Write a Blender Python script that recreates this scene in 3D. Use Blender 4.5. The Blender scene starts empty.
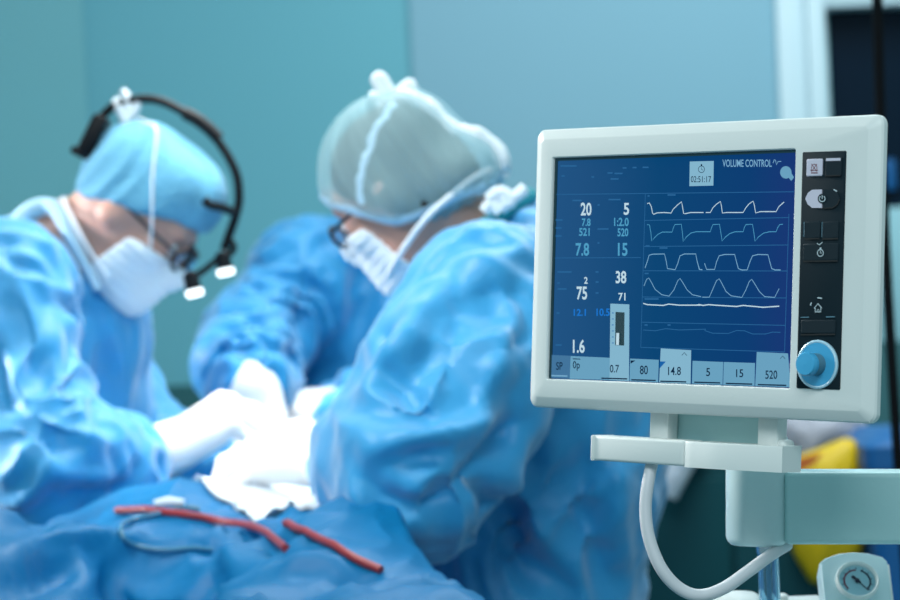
import bpy, bmesh, math, random
import numpy as np
from mathutils import Vector, Matrix
from mathutils.bvhtree import BVHTree
random.seed(4); np.random.seed(4)
S = bpy.context.scene
COL = S.collection
F32 = np.float32

# ------------------------------------------------------------------ camera frame
FPX = 2600.0
CAM_Z = 1.37
CAM = (Matrix.Translation((0, 0, CAM_Z)) @ Matrix.Rotation(math.radians(90 - 1.1), 4, 'X')
       @ Matrix.Rotation(math.radians(-2.5), 4, 'Z'))
CAM3 = np.array(CAM.to_3x3())
CAM_T = np.array(CAM.translation)

def W(px, py, d):
    """photo pixel at a distance along the view axis -> point of the room"""
    return CAM3 @ np.array([(px - 450) / FPX * d, (300 - py) / FPX * d, -d]) + CAM_T

def ray(px, py):
    v = CAM3 @ np.array([(px - 450) / FPX, (300 - py) / FPX, -1.0])
    return Vector(CAM_T), Vector(v).normalized()

# ------------------------------------------------------------------ materials
def lin(c):
    return tuple(((v / 255) / 12.92 if v / 255 <= .04045 else ((v / 255 + .055) / 1.055) ** 2.4) for v in c) + (1.0,)

def mat(name, rgb, rough=.5, spec=.5, metal=0.0, bump=0.0, bscale=60, vary=0.0, vscale=8, sheen=0.0, coat=0.0, emit=None, estr=0.0, trans=0.0, alpha=1.0, subsurf=0.0):
    m = bpy.data.materials.new(name); m.use_nodes = True
    nt = m.node_tree; N = nt.nodes; L = nt.links
    b = N['Principled BSDF']
    b.inputs['Base Color'].default_value = lin(rgb)
    b.inputs['Roughness'].default_value = rough
    b.inputs['Specular IOR Level'].default_value = spec
    b.inputs['Metallic'].default_value = metal
    b.inputs['Sheen Weight'].default_value = sheen
    b.inputs['Coat Weight'].default_value = coat
    b.inputs['Transmission Weight'].default_value = trans
    b.inputs['Alpha'].default_value = alpha
    if subsurf:
        b.inputs['Subsurface Weight'].default_value = subsurf
        b.inputs['Subsurface Scale'].default_value = .01
    if emit:
        b.inputs['Emission Color'].default_value = lin(emit); b.inputs['Emission Strength'].default_value = estr
    tc = None
    if bump or vary:
        tc = N.new('ShaderNodeTexCoord')
    if bump:
        nz = N.new('ShaderNodeTexNoise'); nz.inputs['Scale'].default_value = bscale; nz.inputs['Detail'].default_value = 4
        L.new(tc.outputs['Object'], nz.inputs['Vector'])
        bp = N.new('ShaderNodeBump'); bp.inputs['Strength'].default_value = bump; bp.inputs['Distance'].default_value = .01
        L.new(nz.outputs['Fac'], bp.inputs['Height']); L.new(bp.outputs['Normal'], b.inputs['Normal'])
    if vary:
        nz = N.new('ShaderNodeTexNoise'); nz.inputs['Scale'].default_value = vscale; nz.inputs['Detail'].default_value = 3
        L.new(tc.outputs['Object'], nz.inputs['Vector'])
        mx = N.new('ShaderNodeMix'); mx.data_type = 'RGBA'
        a = lin(rgb)
        mx.inputs[6].default_value = tuple(v * (1 - vary) for v in a[:3]) + (1,)
        mx.inputs[7].default_value = tuple(min(1, v * (1 + vary)) for v in a[:3]) + (1,)
        L.new(nz.outputs['Fac'], mx.inputs[0]); L.new(mx.outputs[2], b.inputs['Base Color'])
    return m

def emis(name, rgb, s=1.0):
    m = bpy.data.materials.new(name); m.use_nodes = True
    b = m.node_tree.nodes['Principled BSDF']
    b.inputs['Base Color'].default_value = (0, 0, .001, 1)
    b.inputs['Roughness'].default_value = .35
    b.inputs['Specular IOR Level'].default_value = .04
    b.inputs['Emission Color'].default_value = lin(rgb); b.inputs['Emission Strength'].default_value = s
    return m

M = {}
M['gown'] = mat('gown_cloth', (36, 148, 204), .47, .5, bump=.15, bscale=50, sheen=.5)
M['gown_back'] = mat('gown_cloth_deep', (18, 142, 200), .48, .5, bump=.15, bscale=50, sheen=.4)
M['drape'] = mat('drape_cloth', (0, 112, 166), .5, .3, bump=.1, bscale=50)
M['cap'] = mat('cap_cloth', (94, 160, 190), .75, .2, bump=.3, bscale=120, sheen=.2)
M['white_cloth'] = mat('white_cloth', (226, 234, 240), .8, .2, bump=.2, bscale=90)
M['hem'] = mat('gathered_hem', (168, 200, 218), .8, .2, bump=.2, bscale=120)
M['mask'] = mat('mask_cloth', (222, 232, 240), .8, .2, bump=.1, bscale=150)
M['glove'] = mat('latex_glove', (236, 232, 230), .45, .4, bump=.08, bscale=60)
M['skin'] = mat('skin', (196, 150, 136), .5, .4, vary=.08, vscale=25, subsurf=.15)
M['eye'] = mat('eye_white', (225, 225, 225), .2)
M['hair'] = mat('dark_hair', (38, 34, 33), .6, .3, bump=.6, bscale=180)
M['black'] = mat('black_plastic', (7, 8, 14), .5, .25)
M['frame'] = mat('dark_spectacle_frame', (28, 30, 44), .35)
M['lens'] = mat('spectacle_lens', (235, 240, 245), .03, .5, trans=.95)
M['lamp'] = emis('headlamp_glow', (235, 248, 255), 3.0)
M['chrome'] = mat('brushed_steel', (190, 198, 204), .25, metal=1)
M['strap'] = mat('teal_binding', (0, 140, 150), .7)
M['shoe'] = mat('clog_rubber', (60, 70, 78), .6)
M['plastic'] = mat('pale_plastic', (230, 231, 228), .38, .45, bump=.02, bscale=400)
M['plastic_arm'] = mat('arm_enamel', (186, 222, 222), .35, .5, bump=.02, bscale=300)
M['column'] = mat('arm_enamel_lit', (212, 232, 232), .35, .5, bump=.02, bscale=300)  # arm enamel made paler: light falling on the column put into its colour
M['gasket'] = mat('dark_gasket', (20, 60, 70), .5)
M['panel'] = mat('keypad_black', (20, 36, 44), .6, .12)
M['key'] = mat('keypad_key', (24, 39, 47), .55, .15)
M['keyedge'] = mat('keypad_key_edge', (8, 14, 18), .5)
M['keylight'] = mat('keypad_pale_key', (205, 200, 216), .5)
M['redicon'] = mat('keypad_red_mark', (110, 30, 50), .5)
M['iconpale'] = mat('keypad_pale_mark', (190, 205, 212), .5)
M['knob'] = mat('knob_blue', (70, 168, 214), .4, .4)
M['knobring'] = mat('knob_ring', (180, 215, 232), .35)
M['knobshaft'] = mat('knob_shaft', (86, 128, 146), .45)
M['cablegrey'] = mat('cable_grey', (216, 214, 218), .45, .4)
M['blackcable'] = mat('cable_black', (4, 5, 8), .7, .15)
M['wall'] = mat('wall_teal', (115, 184, 197), .45, .35, vary=.03, vscale=1.5)
M['wall_l'] = mat('wall_sea_green', (117, 180, 188), .5, .35, vary=.03, vscale=1.5)
M['wall_r'] = mat('wall_pale_teal', (141, 184, 200), .45, .35, vary=.03, vscale=1.5)
M['dado'] = mat('dado_dark_teal', (36, 96, 100), .55)
M['floor'] = mat('vinyl_floor', (70, 120, 130), .35, vary=.08, vscale=6)
M['doorwhite'] = mat('door_frame_enamel', (205, 222, 228), .4)
M['doorleaf'] = mat('door_leaf', (160, 205, 212), .45)
M['glassdark'] = mat('dark_window_glass', (10, 28, 44), .25, .15)
M['darkblind'] = mat('dark_blind', (40, 30, 70), .6)
M['bluebox'] = mat('blue_plastic', (16, 92, 150), .45)
M['cabinet'] = mat('cabinet_dark_teal', (6, 66, 72), .6, .2)
M['cabhandle'] = mat('cabinet_handle', (20, 60, 64), .4)
M['yellow'] = mat('yellow_bag', (226, 182, 6), .45, .4, bump=.3, bscale=25)
M['orange'] = mat('orange_label', (222, 110, 40), .6)
M['greybag'] = mat('grey_crumpled_plastic', (176, 172, 182), .55, bump=.3, bscale=30)
M['redtube'] = mat('red_tubing', (160, 52, 58), .4, .4)
M['bluetube'] = mat('clear_blue_tubing', (70, 130, 160), .25, .5)
M['glass'] = mat('clear_tube_glass', (190, 228, 245), .04, .5, trans=.92)
M['cart'] = mat('cart_enamel', (200, 222, 226), .4)
M['dial'] = mat('dial_face', (150, 192, 204), .35)
M['ink'] = mat('dial_ink', (16, 26, 52), .5)
M['inkred'] = mat('dial_red', (120, 30, 60), .5)
M['hose'] = mat('hose_white', (205, 208, 216), .5)
# screen light
SB = dict(w=(215, 235, 240), t=(92, 176, 208), b=(24, 120, 210), f=(60, 122, 172), g=(120, 165, 200))
M['s_white'] = emis('screen_white', (190, 218, 230)); M['s_teal'] = emis('screen_teal', (78, 158, 196))
M['s_blue'] = emis('screen_blue', (26, 116, 205)); M['s_faint'] = emis('screen_faint', (40, 100, 150))
M['s_line'] = emis('screen_pale_line', (120, 172, 205)); M['s_tile'] = emis('screen_tile', (104, 160, 190))
M['s_tile2'] = emis('screen_tile_light', (130, 180, 204)); M['s_dark'] = emis('screen_dark', (14, 44, 70))
M['s_tiled'] = emis('screen_tile_dim', (66, 116, 156)); M['s_mid'] = emis('screen_mid_blue', (24, 98, 168))
def screen_mat():
    m = emis('screen_backlight_and_haze', (17, 74, 124)); nt = m.node_tree; N = nt.nodes; L = nt.links
    b = N['Principled BSDF']
    tc = N.new('ShaderNodeTexCoord'); sp = N.new('ShaderNodeSeparateXYZ'); L.new(tc.outputs['Object'], sp.inputs[0])
    mr = N.new('ShaderNodeMapRange'); mr.inputs[1].default_value = -.13; mr.inputs[2].default_value = .13
    L.new(sp.outputs[0], mr.inputs[0])
    cr = N.new('ShaderNodeValToRGB'); e = cr.color_ramp.elements
    e[0].position = 0; e[0].color = lin((34, 84, 132)); e[1].position = 1; e[1].color = lin((24, 52, 116))  # paler left end puts a reflected haze into the screen's own glow
    k = e.new(.45); k.color = lin((6, 68, 116)); k = e.new(.8); k.color = lin((8, 60, 114))
    L.new(mr.outputs[0], cr.inputs[0]); L.new(cr.outputs[0], b.inputs['Emission Color'])
    return m
M['screen'] = screen_mat()
def veil_mat():
    m = bpy.data.materials.new('sheer_cap_cloth'); m.use_nodes = True
    nt = m.node_tree; N = nt.nodes; L = nt.links; b = N['Principled BSDF']; o = N['Material Output']
    b.inputs['Base Color'].default_value = lin((176, 214, 222)); b.inputs['Roughness'].default_value = .7
    b.inputs['Specular IOR Level'].default_value = .2
    t = N.new('ShaderNodeBsdfTransparent'); mx = N.new('ShaderNodeMixShader'); mx.inputs[0].default_value = .42
    L.new(t.outputs[0], mx.inputs[1]); L.new(b.outputs[0], mx.inputs[2]); L.new(mx.outputs[0], o.inputs['Surface'])
    return m
M['veil'] = veil_mat()

# ------------------------------------------------------------------ object helpers
def link_mesh(name, verts, faces, m, parent=None, smooth=True, off=None):
    me = bpy.data.meshes.new(name)
    me.from_pydata([tuple(map(float, v)) for v in verts], [], [tuple(int(i) for i in f) for f in faces])
    mats = m if isinstance(m, (list, tuple)) else [m]
    for k in mats: me.materials.append(k)
    if smooth: me.polygons.foreach_set('use_smooth', [True] * len(me.polygons))
    me.update()
    o = bpy.data.objects.new(name, me); COL.objects.link(o)
    if parent: o.parent = parent
    return o

def thing(name, label, cat, loc=(0, 0, 0), group=None, mtx=None):
    o = bpy.data.objects.new(name, None); COL.objects.link(o)
    o.empty_display_size = .05
    if mtx is not None: o.matrix_world = mtx
    else: o.location = loc
    o['label'] = label; o['category'] = cat
    if group: o['group'] = group
    return o

def tag(o, label, cat, group=None, kind=None):
    if label: o['label'] = label
    if cat: o['category'] = cat
    if group: o['group'] = group
    if kind: o['kind'] = kind
    return o

def struct(o): o['kind'] = 'structure'; return o

def rebase(verts, root):
    """world vertices -> the frame of a root Empty that only has a location"""
    return np.asarray(verts, float) - np.array(root.location)

class MB:
    """collects shapes into one mesh"""
    def __init__(s): s.bm = bmesh.new()
    def raw(s, verts, faces, mi=0):
        vs = [s.bm.verts.new(tuple(map(float, v))) for v in verts]
        for f in faces:
            try:
                q = s.bm.faces.new([vs[i] for i in f]); q.material_index = mi; q.smooth = True
            except ValueError: pass
        return s
    def box(s, c, size, mtx=None, bev=0.0, seg=2, mi=0):
        b = bmesh.new(); bmesh.ops.create_cube(b, size=1)
        for v in b.verts: v.co = Vector((v.co.x * size[0], v.co.y * size[1], v.co.z * size[2]))
        if bev: bmesh.ops.bevel(b, geom=list(b.edges), offset=bev, segments=seg, profile=.5, affect='EDGES')
        T = Matrix.Translation(Vector(c)) if mtx is None else mtx @ Matrix.Translation(Vector(c))
        b.transform(T); b.verts.index_update()
        s.raw([v.co for v in b.verts], [[v.index for v in f.verts] for f in b.faces], mi); b.free(); return s
    def tube(s, pts, r, n=10, closed=False, mi=0, caps=True):
        P = np.asarray(pts, float); k = len(P)
        R = np.full(k, r) if np.isscalar(r) else np.asarray(r, float)
        T = np.gradient(P, axis=0)
        if closed: T = np.roll(P, -1, 0) - np.roll(P, 1, 0)
        T /= np.linalg.norm(T, axis=1)[:, None] + 1e-12
        u = np.cross(T[0], [0, 0, 1.0])
        if np.linalg.norm(u) < .1: u = np.cross(T[0], [1.0, 0, 0])
        u /= np.linalg.norm(u); vs = []
        for i in range(k):
            u = u - T[i] * (u @ T[i]); u /= np.linalg.norm(u) + 1e-12; w = np.cross(T[i], u)
            for j in range(n):
                a = 2 * math.pi * j / n
                vs.append(P[i] + R[i] * (math.cos(a) * u + math.sin(a) * w))
        fs = []
        for i in range(k if closed else k - 1):
            i2 = (i + 1) % k
            for j in range(n):
                j2 = (j + 1) % n
                fs.append((i * n + j, i * n + j2, i2 * n + j2, i2 * n + j))
        if caps and not closed:
            fs.append(tuple(range(n))[::-1]); fs.append(tuple(range((k - 1) * n, k * n)))
        return s.raw(vs, fs, mi)
    def lathe(s, prof, n=40, mtx=None, mi=0):
        """prof: (radius, height) pairs turned about local z"""
        vs = []; fs = []
        for r, z in prof:
            for j in range(n):
                a = 2 * math.pi * j / n; p = Vector((r * math.cos(a), r * math.sin(a), z))
                vs.append(mtx @ p if mtx is not None else p)
        for i in range(len(prof) - 1):
            for j in range(n):
                j2 = (j + 1) % n; fs.append((i * n + j, i * n + j2, (i + 1) * n + j2, (i + 1) * n + j))
        if prof[0][0] > 1e-4: fs.append(tuple(range(n))[::-1])
        if prof[-1][0] > 1e-4: fs.append(tuple(range((len(prof) - 1) * n, len(prof) * n)))
        return s.raw(vs, fs, mi)
    def prism(s, poly, z0, z1, mi=0, mtx=None):
        n = len(poly)
        vs = [Vector((p[0], p[1], z0)) for p in poly] + [Vector((p[0], p[1], z1)) for p in poly]
        if mtx is not None: vs = [mtx @ v for v in vs]
        fs = [tuple(range(n))[::-1], tuple(range(n, 2 * n))] + [(i, (i + 1) % n, n + (i + 1) % n, n + i) for i in range(n)]
        return s.raw(vs, fs, mi)
    def loft(s, rings, close_first=False, close_last=False, mi=0):
        n = len(rings[0]); vs = [p for r in rings for p in r]; fs = []
        for i in range(len(rings) - 1):
            for j in range(n):
                j2 = (j + 1) % n; fs.append((i * n + j, i * n + j2, (i + 1) * n + j2, (i + 1) * n + j))
        if close_first: fs.append(tuple(range(n))[::-1])
        if close_last: fs.append(tuple(range((len(rings) - 1) * n, len(rings) * n)))
        return s.raw(vs, fs, mi)
    def build(s, name, m, parent=None, sharp=35, flat=False):
        me = bpy.data.meshes.new(name)
        bmesh.ops.remove_doubles(s.bm, verts=s.bm.verts, dist=1e-6)
        bmesh.ops.recalc_face_normals(s.bm, faces=s.bm.faces)
        if not flat:
            for e in s.bm.edges:
                if len(e.link_faces) == 2 and e.calc_face_angle(0) > math.radians(sharp): e.smooth = False
        else:
            for f in s.bm.faces: f.smooth = False
        s.bm.to_mesh(me); s.bm.free()
        for k in (m if isinstance(m, (list, tuple)) else [m]): me.materials.append(k)
        o = bpy.data.objects.new(name, me); COL.objects.link(o)
        if parent: o.parent = parent
        return o

def spline(pts, n=60, closed=False):
    P = np.asarray(pts, float); k = len(P)
    if closed: Q = np.vstack([P[-1:], P, P[:2]])
    else: Q = np.vstack([2 * P[0] - P[1], P, 2 * P[-1] - P[-2]])
    m = k if closed else k - 1; out = []
    for t in np.linspace(0, m, n, endpoint=not closed):
        i = min(int(t), m - 1); f = t - i; a, b, c, d = Q[i:i + 4]
        out.append(.5 * ((2 * b) + (c - a) * f + (2 * a - 5 * b + 4 * c - d) * f * f + (3 * b - a - 3 * c + d) * f ** 3))
    return np.array(out)

# ------------------------------------------------------------------ noise
_rng = np.random.RandomState(11)
_PERM = np.concatenate([_rng.permutation(256)] * 2)
_GR = _rng.normal(size=(256, 3)); _GR /= np.linalg.norm(_GR, axis=1)[:, None]
def noise(p):
    p = np.asarray(p, float); i = np.floor(p).astype(int); f = p - i; i &= 255
    u = f * f * f * (f * (f * 6 - 15) + 10); out = 0
    def g(a, b, c):
        h = _PERM[(_PERM[(_PERM[(i[:, 0] + a) & 255] + i[:, 1] + b) & 255] + i[:, 2] + c) & 255]
        return (_GR[h] * (f - [a, b, c])).sum(1)
    def L(a, b, t): return a + (b - a) * t
    x00 = L(g(0, 0, 0), g(1, 0, 0), u[:, 0]); x10 = L(g(0, 1, 0), g(1, 1, 0), u[:, 0])
    x01 = L(g(0, 0, 1), g(1, 0, 1), u[:, 0]); x11 = L(g(0, 1, 1), g(1, 1, 1), u[:, 0])
    return L(L(x00, x10, u[:, 1]), L(x01, x11, u[:, 1]), u[:, 2]) * 1.6

def ridge(n): return 1 - 2.2 * np.abs(n)

# ------------------------------------------------------------------ implicit bodies
def _nrm(v): v = np.asarray(v, float); return v / (np.linalg.norm(v) + 1e-12)

class Field:
    def __init__(s, lo, hi, h):
        s.lo = np.asarray(lo, float); s.h = h
        s.n = np.ceil((np.asarray(hi) - s.lo) / h).astype(int) + 1
        s.F = np.full(tuple(s.n), 1.0, F32)
    def sub(s, lo, hi):
        a = np.clip(np.floor((np.asarray(lo) - s.lo) / s.h).astype(int), 0, s.n)
        b = np.clip(np.ceil((np.asarray(hi) - s.lo) / s.h).astype(int) + 1, 0, s.n)
        if (b <= a).any(): return None, None
        ax = [(s.lo[k] + s.h * np.arange(a[k], b[k])).astype(F32) for k in range(3)]
        P = np.stack(np.meshgrid(*ax, indexing='ij'), -1)
        return tuple(slice(a[k], b[k]) for k in range(3)), P
    def put(s, d, sl, k, op):
        A = s.F[sl]
        if op == 'add':
            if k > 0:
                h = np.maximum(k - np.abs(A - d), 0) / k; s.F[sl] = np.minimum(A, d) - h * h * k * .25
            else: s.F[sl] = np.minimum(A, d)
        else:
            d = -d
            if k > 0:
                h = np.maximum(k - np.abs(A - d), 0) / k; s.F[sl] = np.maximum(A, d) + h * h * k * .25
            else: s.F[sl] = np.maximum(A, d)
    def cone(s, a, b, ra, rb, k=.03, op='add'):
        a = np.asarray(a, float); b = np.asarray(b, float); m = max(ra, rb) + max(k, 3 * s.h) + .02
        sl, P = s.sub(np.minimum(a, b) - m, np.maximum(a, b) + m)
        if sl is None: return s
        ba = (b - a).astype(F32); q = P - a.astype(F32); t = np.clip((q @ ba) / (ba @ ba + 1e-9), 0, 1)
        d = np.linalg.norm(q - t[..., None] * ba, axis=-1) - (ra + (rb - ra) * t)
        s.put(d, sl, k, op); return s
    def chain(s, pts, k=.03):
        """pts: list of (point, radius)"""
        for (a, ra), (b, rb) in zip(pts[:-1], pts[1:]): s.cone(a, b, ra, rb, k)
        return s
    def ell(s, c, r, R=None, k=.03, op='add'):
        c = np.asarray(c, float); r = np.asarray(r, F32); m = r.max() + max(k, 3 * s.h) + .02
        sl, P = s.sub(c - m, c + m)
        if sl is None: return s
        q = P - c.astype(F32)
        if R is not None: q = q @ np.asarray(R, F32)       # columns of R: local axes
        k0 = np.linalg.norm(q / r, axis=-1); k1 = np.linalg.norm(q / (r * r), axis=-1) + 1e-9
        s.put(k0 * (k0 - 1) / k1, sl, k, op); return s
    def cut(s, point, normal, k=0.0):
        """keep what lies below the plane (normal points to the removed side)"""
        sl, P = s.sub(s.lo, s.lo + s.h * s.n)
        n = _nrm(normal).astype(F32); d = (P - np.asarray(point, F32)) @ n
        A = s.F[sl]
        if k > 0:
            h = np.maximum(k - np.abs(A - d), 0) / k; s.F[sl] = np.maximum(A, d) + h * h * k * .25
        else: s.F[sl] = np.maximum(A, d)
        return s
    def mesh(s):
        F = s.F; I = F < 0
        c = sum(I[i:I.shape[0] - 1 + i, j:I.shape[1] - 1 + j, k:I.shape[2] - 1 + k].astype(np.int8) for i in (0, 1) for j in (0, 1) for k in (0, 1))
        act = (c > 0) & (c < 8); ijk = np.argwhere(act)
        idx = np.full(act.shape, -1, int); idx[act] = np.arange(len(ijk))
        val = {(i, j, k): F[ijk[:, 0] + i, ijk[:, 1] + j, ijk[:, 2] + k] for i in (0, 1) for j in (0, 1) for k in (0, 1)}
        sm = np.zeros((len(ijk), 3)); ct = np.zeros(len(ijk))
        for ax in range(3):
            for i in (0, 1):
                for j in (0, 1):
                    p = [0, 0, 0]; o = [q for q in range(3) if q != ax]; p[o[0]] = i; p[o[1]] = j
                    q = list(p); q[ax] = 1
                    a = val[tuple(p)]; b = val[tuple(q)]; mk = (a < 0) != (b < 0)
                    t = np.where(mk, a / np.where(a == b, 1, a - b), 0)
                    pos = np.tile(np.array(p, float), (len(ijk), 1)); pos[:, ax] += t
                    sm += pos * mk[:, None]; ct += mk
        V = s.lo + s.h * (ijk + sm / ct[:, None]); faces = []
        for ax in range(3):
            b, cc = (ax + 1) % 3, (ax + 2) % 3
            sl0 = [slice(None)] * 3; sl1 = [slice(None)] * 3; sl0[ax] = slice(0, -1); sl1[ax] = slice(1, None)
            ch = I[tuple(sl0)] != I[tuple(sl1)]; e = np.argwhere(ch)
            e = e[(e[:, b] > 0) & (e[:, cc] > 0) & (e[:, b] < act.shape[b]) & (e[:, cc] < act.shape[cc])]
            def at(db, dc):
                q = e.copy(); q[:, b] -= db; q[:, cc] -= dc; return idx[q[:, 0], q[:, 1], q[:, 2]]
            quad = np.stack([at(1, 1), at(0, 1), at(0, 0), at(1, 0)], 1)
            inside = I[e[:, 0], e[:, 1], e[:, 2]]
            quad[~inside] = quad[~inside][:, ::-1]
            faces.append(quad[(quad >= 0).all(1)])
        return V, np.concatenate(faces)

def normals(V, Fc):
    n = np.cross(V[Fc[:, 2]] - V[Fc[:, 0]], V[Fc[:, 3]] - V[Fc[:, 1]]); N = np.zeros_like(V)
    for k in range(4): np.add.at(N, Fc[:, k], n)
    return N / (np.linalg.norm(N, axis=1)[:, None] + 1e-12)

def relax(V, Fc, it=2, lam=.5):
    for _ in range(it):
        A = np.zeros_like(V); c = np.zeros(len(V))
        for a, b in ((0, 1), (1, 2), (2, 3), (3, 0)):
            np.add.at(A, Fc[:, a], V[Fc[:, b]]); np.add.at(c, Fc[:, a], 1)
            np.add.at(A, Fc[:, b], V[Fc[:, a]]); np.add.at(c, Fc[:, b], 1)
        V = V + lam * (A / np.maximum(c, 1)[:, None] - V)
    return V

def cloth_folds(V, Fc, segs, seed=0.0):
    """segs: (a, b, r, amp, f_along, f_around): folds that follow each limb, blended by nearness"""
    N = normals(V, Fc); tot = np.zeros(len(V)); ws = np.zeros(len(V))
    for q, (a, b, r, amp, fa, fr) in enumerate(segs):
        a = np.asarray(a, float); b = np.asarray(b, float); ax = _nrm(b - a); L = np.linalg.norm(b - a)
        u = np.cross(ax, [0.21, .33, .9]); u = _nrm(u); w = np.cross(ax, u)
        p = V - a; t = np.clip(p @ ax, 0, L); dist = np.linalg.norm(p - t[:, None] * ax, axis=1) / r
        wt = np.exp(-np.clip(dist - .7, 0, 9) * 6) + 1e-9
        base = np.stack([p @ u, p @ w, p @ ax], 1)
        warp = np.stack([noise(base * 7 + 3 + seed), noise(base * 7 + 40 + seed), noise(base * 7 + 80 + seed)], 1)
        c1 = base * [fr, fr, fa] + warp * 1.1 + seed * 3.1 + q * 7.7
        c2 = base * [fr * 2.1, fr * 2.1, fa * 2.1] + warp * 1.6 + 20 + seed + q
        c3 = base * [fr * 4.2, fr * 4.2, fa * 3.4] + warp * 2.2 + 50 + seed + q
        d = amp * (.07 * ridge(noise(c3)) + ridge(noise(c1)) * .8 + .22 * np.maximum(ridge(noise(c2)), -.4) - .3)
        tot += wt * d; ws += wt
    return V + N * (tot / ws)[:, None]

def press_creases(V, Fc, items):
    """items: (points seen in the photo, width in m, depth in m): valleys (or ridges, depth < 0) pressed into the cloth where they lie"""
    bv = BVHTree.FromPolygons([Vector(v) for v in V], [tuple(int(i) for i in f) for f in Fc])
    N = normals(V, Fc); out = np.zeros(len(V))
    for pts, w, dp in items:
        w = w * .78; dp = dp * 1.08
        P3 = []
        for p in spline(pts, 26):
            o, v = ray(*p); h = bv.ray_cast(o, v)
            if h[0] is not None: P3.append(np.array(h[0]))
        if len(P3) < 3: continue
        P3 = np.array(P3); lo = P3.min(0) - 3 * w; hi = P3.max(0) + 3 * w
        ix = np.where(((V > lo) & (V < hi)).all(1))[0]
        d2 = ((V[ix][:, None] - P3[None]) ** 2).sum(-1); k = d2.argmin(1); d = np.sqrt(d2.min(1))
        t = k / (len(P3) - 1); ww = w * (.45 + .55 * np.sin(np.pi * (.12 + .76 * t)))
        out[ix] -= dp * np.exp(-(d / ww) ** 1.35) * np.sin(np.pi * (.1 + .8 * t))
    return V + N * out[:, None]

# ------------------------------------------------------------------ people
class Head:
    """head frame: x to the head's own right, y forward, z up; origin in the middle of the skull"""
    def __init__(s, c, fwd, up, k=1.0):
        y = _nrm(fwd); z = _nrm(np.asarray(up) - y * (np.asarray(up) @ y)); x = np.cross(y, z)
        s.c = np.asarray(c, float); s.R = np.stack([x, y, z], 1); s.k = k
    def w(s, p): return s.c + s.R @ (np.asarray(p, float) * s.k)
    def wv(s, V): return s.c + (np.asarray(V) * s.k) @ s.R.T

def head_shape(f, hd=None, grow=0.0, face=True):
    T = (lambda p: hd.w(p)) if hd else (lambda p: p)
    R = hd.R if hd else None; g = grow; sc = hd.k if hd else 1
    def E(c, r, k, op='add'): f.ell(T(c), np.array(r) * sc, R, k, op)
    def C(a, b, ra, rb, k, op='add'): f.cone(T(a), T(b), ra * sc, rb * sc, k, op)
    E((0, -.008, .004), (.077 + g, .098 + g, .091 + g), .01)
    E((0, .03, -.055), (.06 + g, .062 + g, .07 + g), .03)
    C((-.03, .03, -.1), (0, .068, -.118), .03 + g, .022 + g, .03); C((.03, .03, -.1), (0, .068, -.118), .03 + g, .022 + g, .03)
    E((0, .06, -.085), (.036 + g, .036 + g, .03 + g), .02)
    C((0, .092, -.016), (0, .112, -.05), .009 + g, .013 + g, .014)
    if face:
        C((-.034, .08, .006), (.034, .08, .006), .013, .013, .02)
        for x in (-1, 1):
            E((x * .032, .1, -.022), (.017, .016, .012), .012, 'sub')
            E((x * .032, .08, -.022), (.014, .013, .013), .003)
            E((x * .046, .06, -.045), (.02, .022, .02), .02)
            E((x * .078, -.012, -.03), (.01, .022, .033), .008)
            C((x * .011, .1, -.052), (x * .006, .108, -.05), .008, .008, .008)
        C((-.018, .09, -.081), (.018, .09, -.081), .007, .007, .006); C((-.015, .088, -.092), (.015, .088, -.092), .008, .008, .006)

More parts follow.
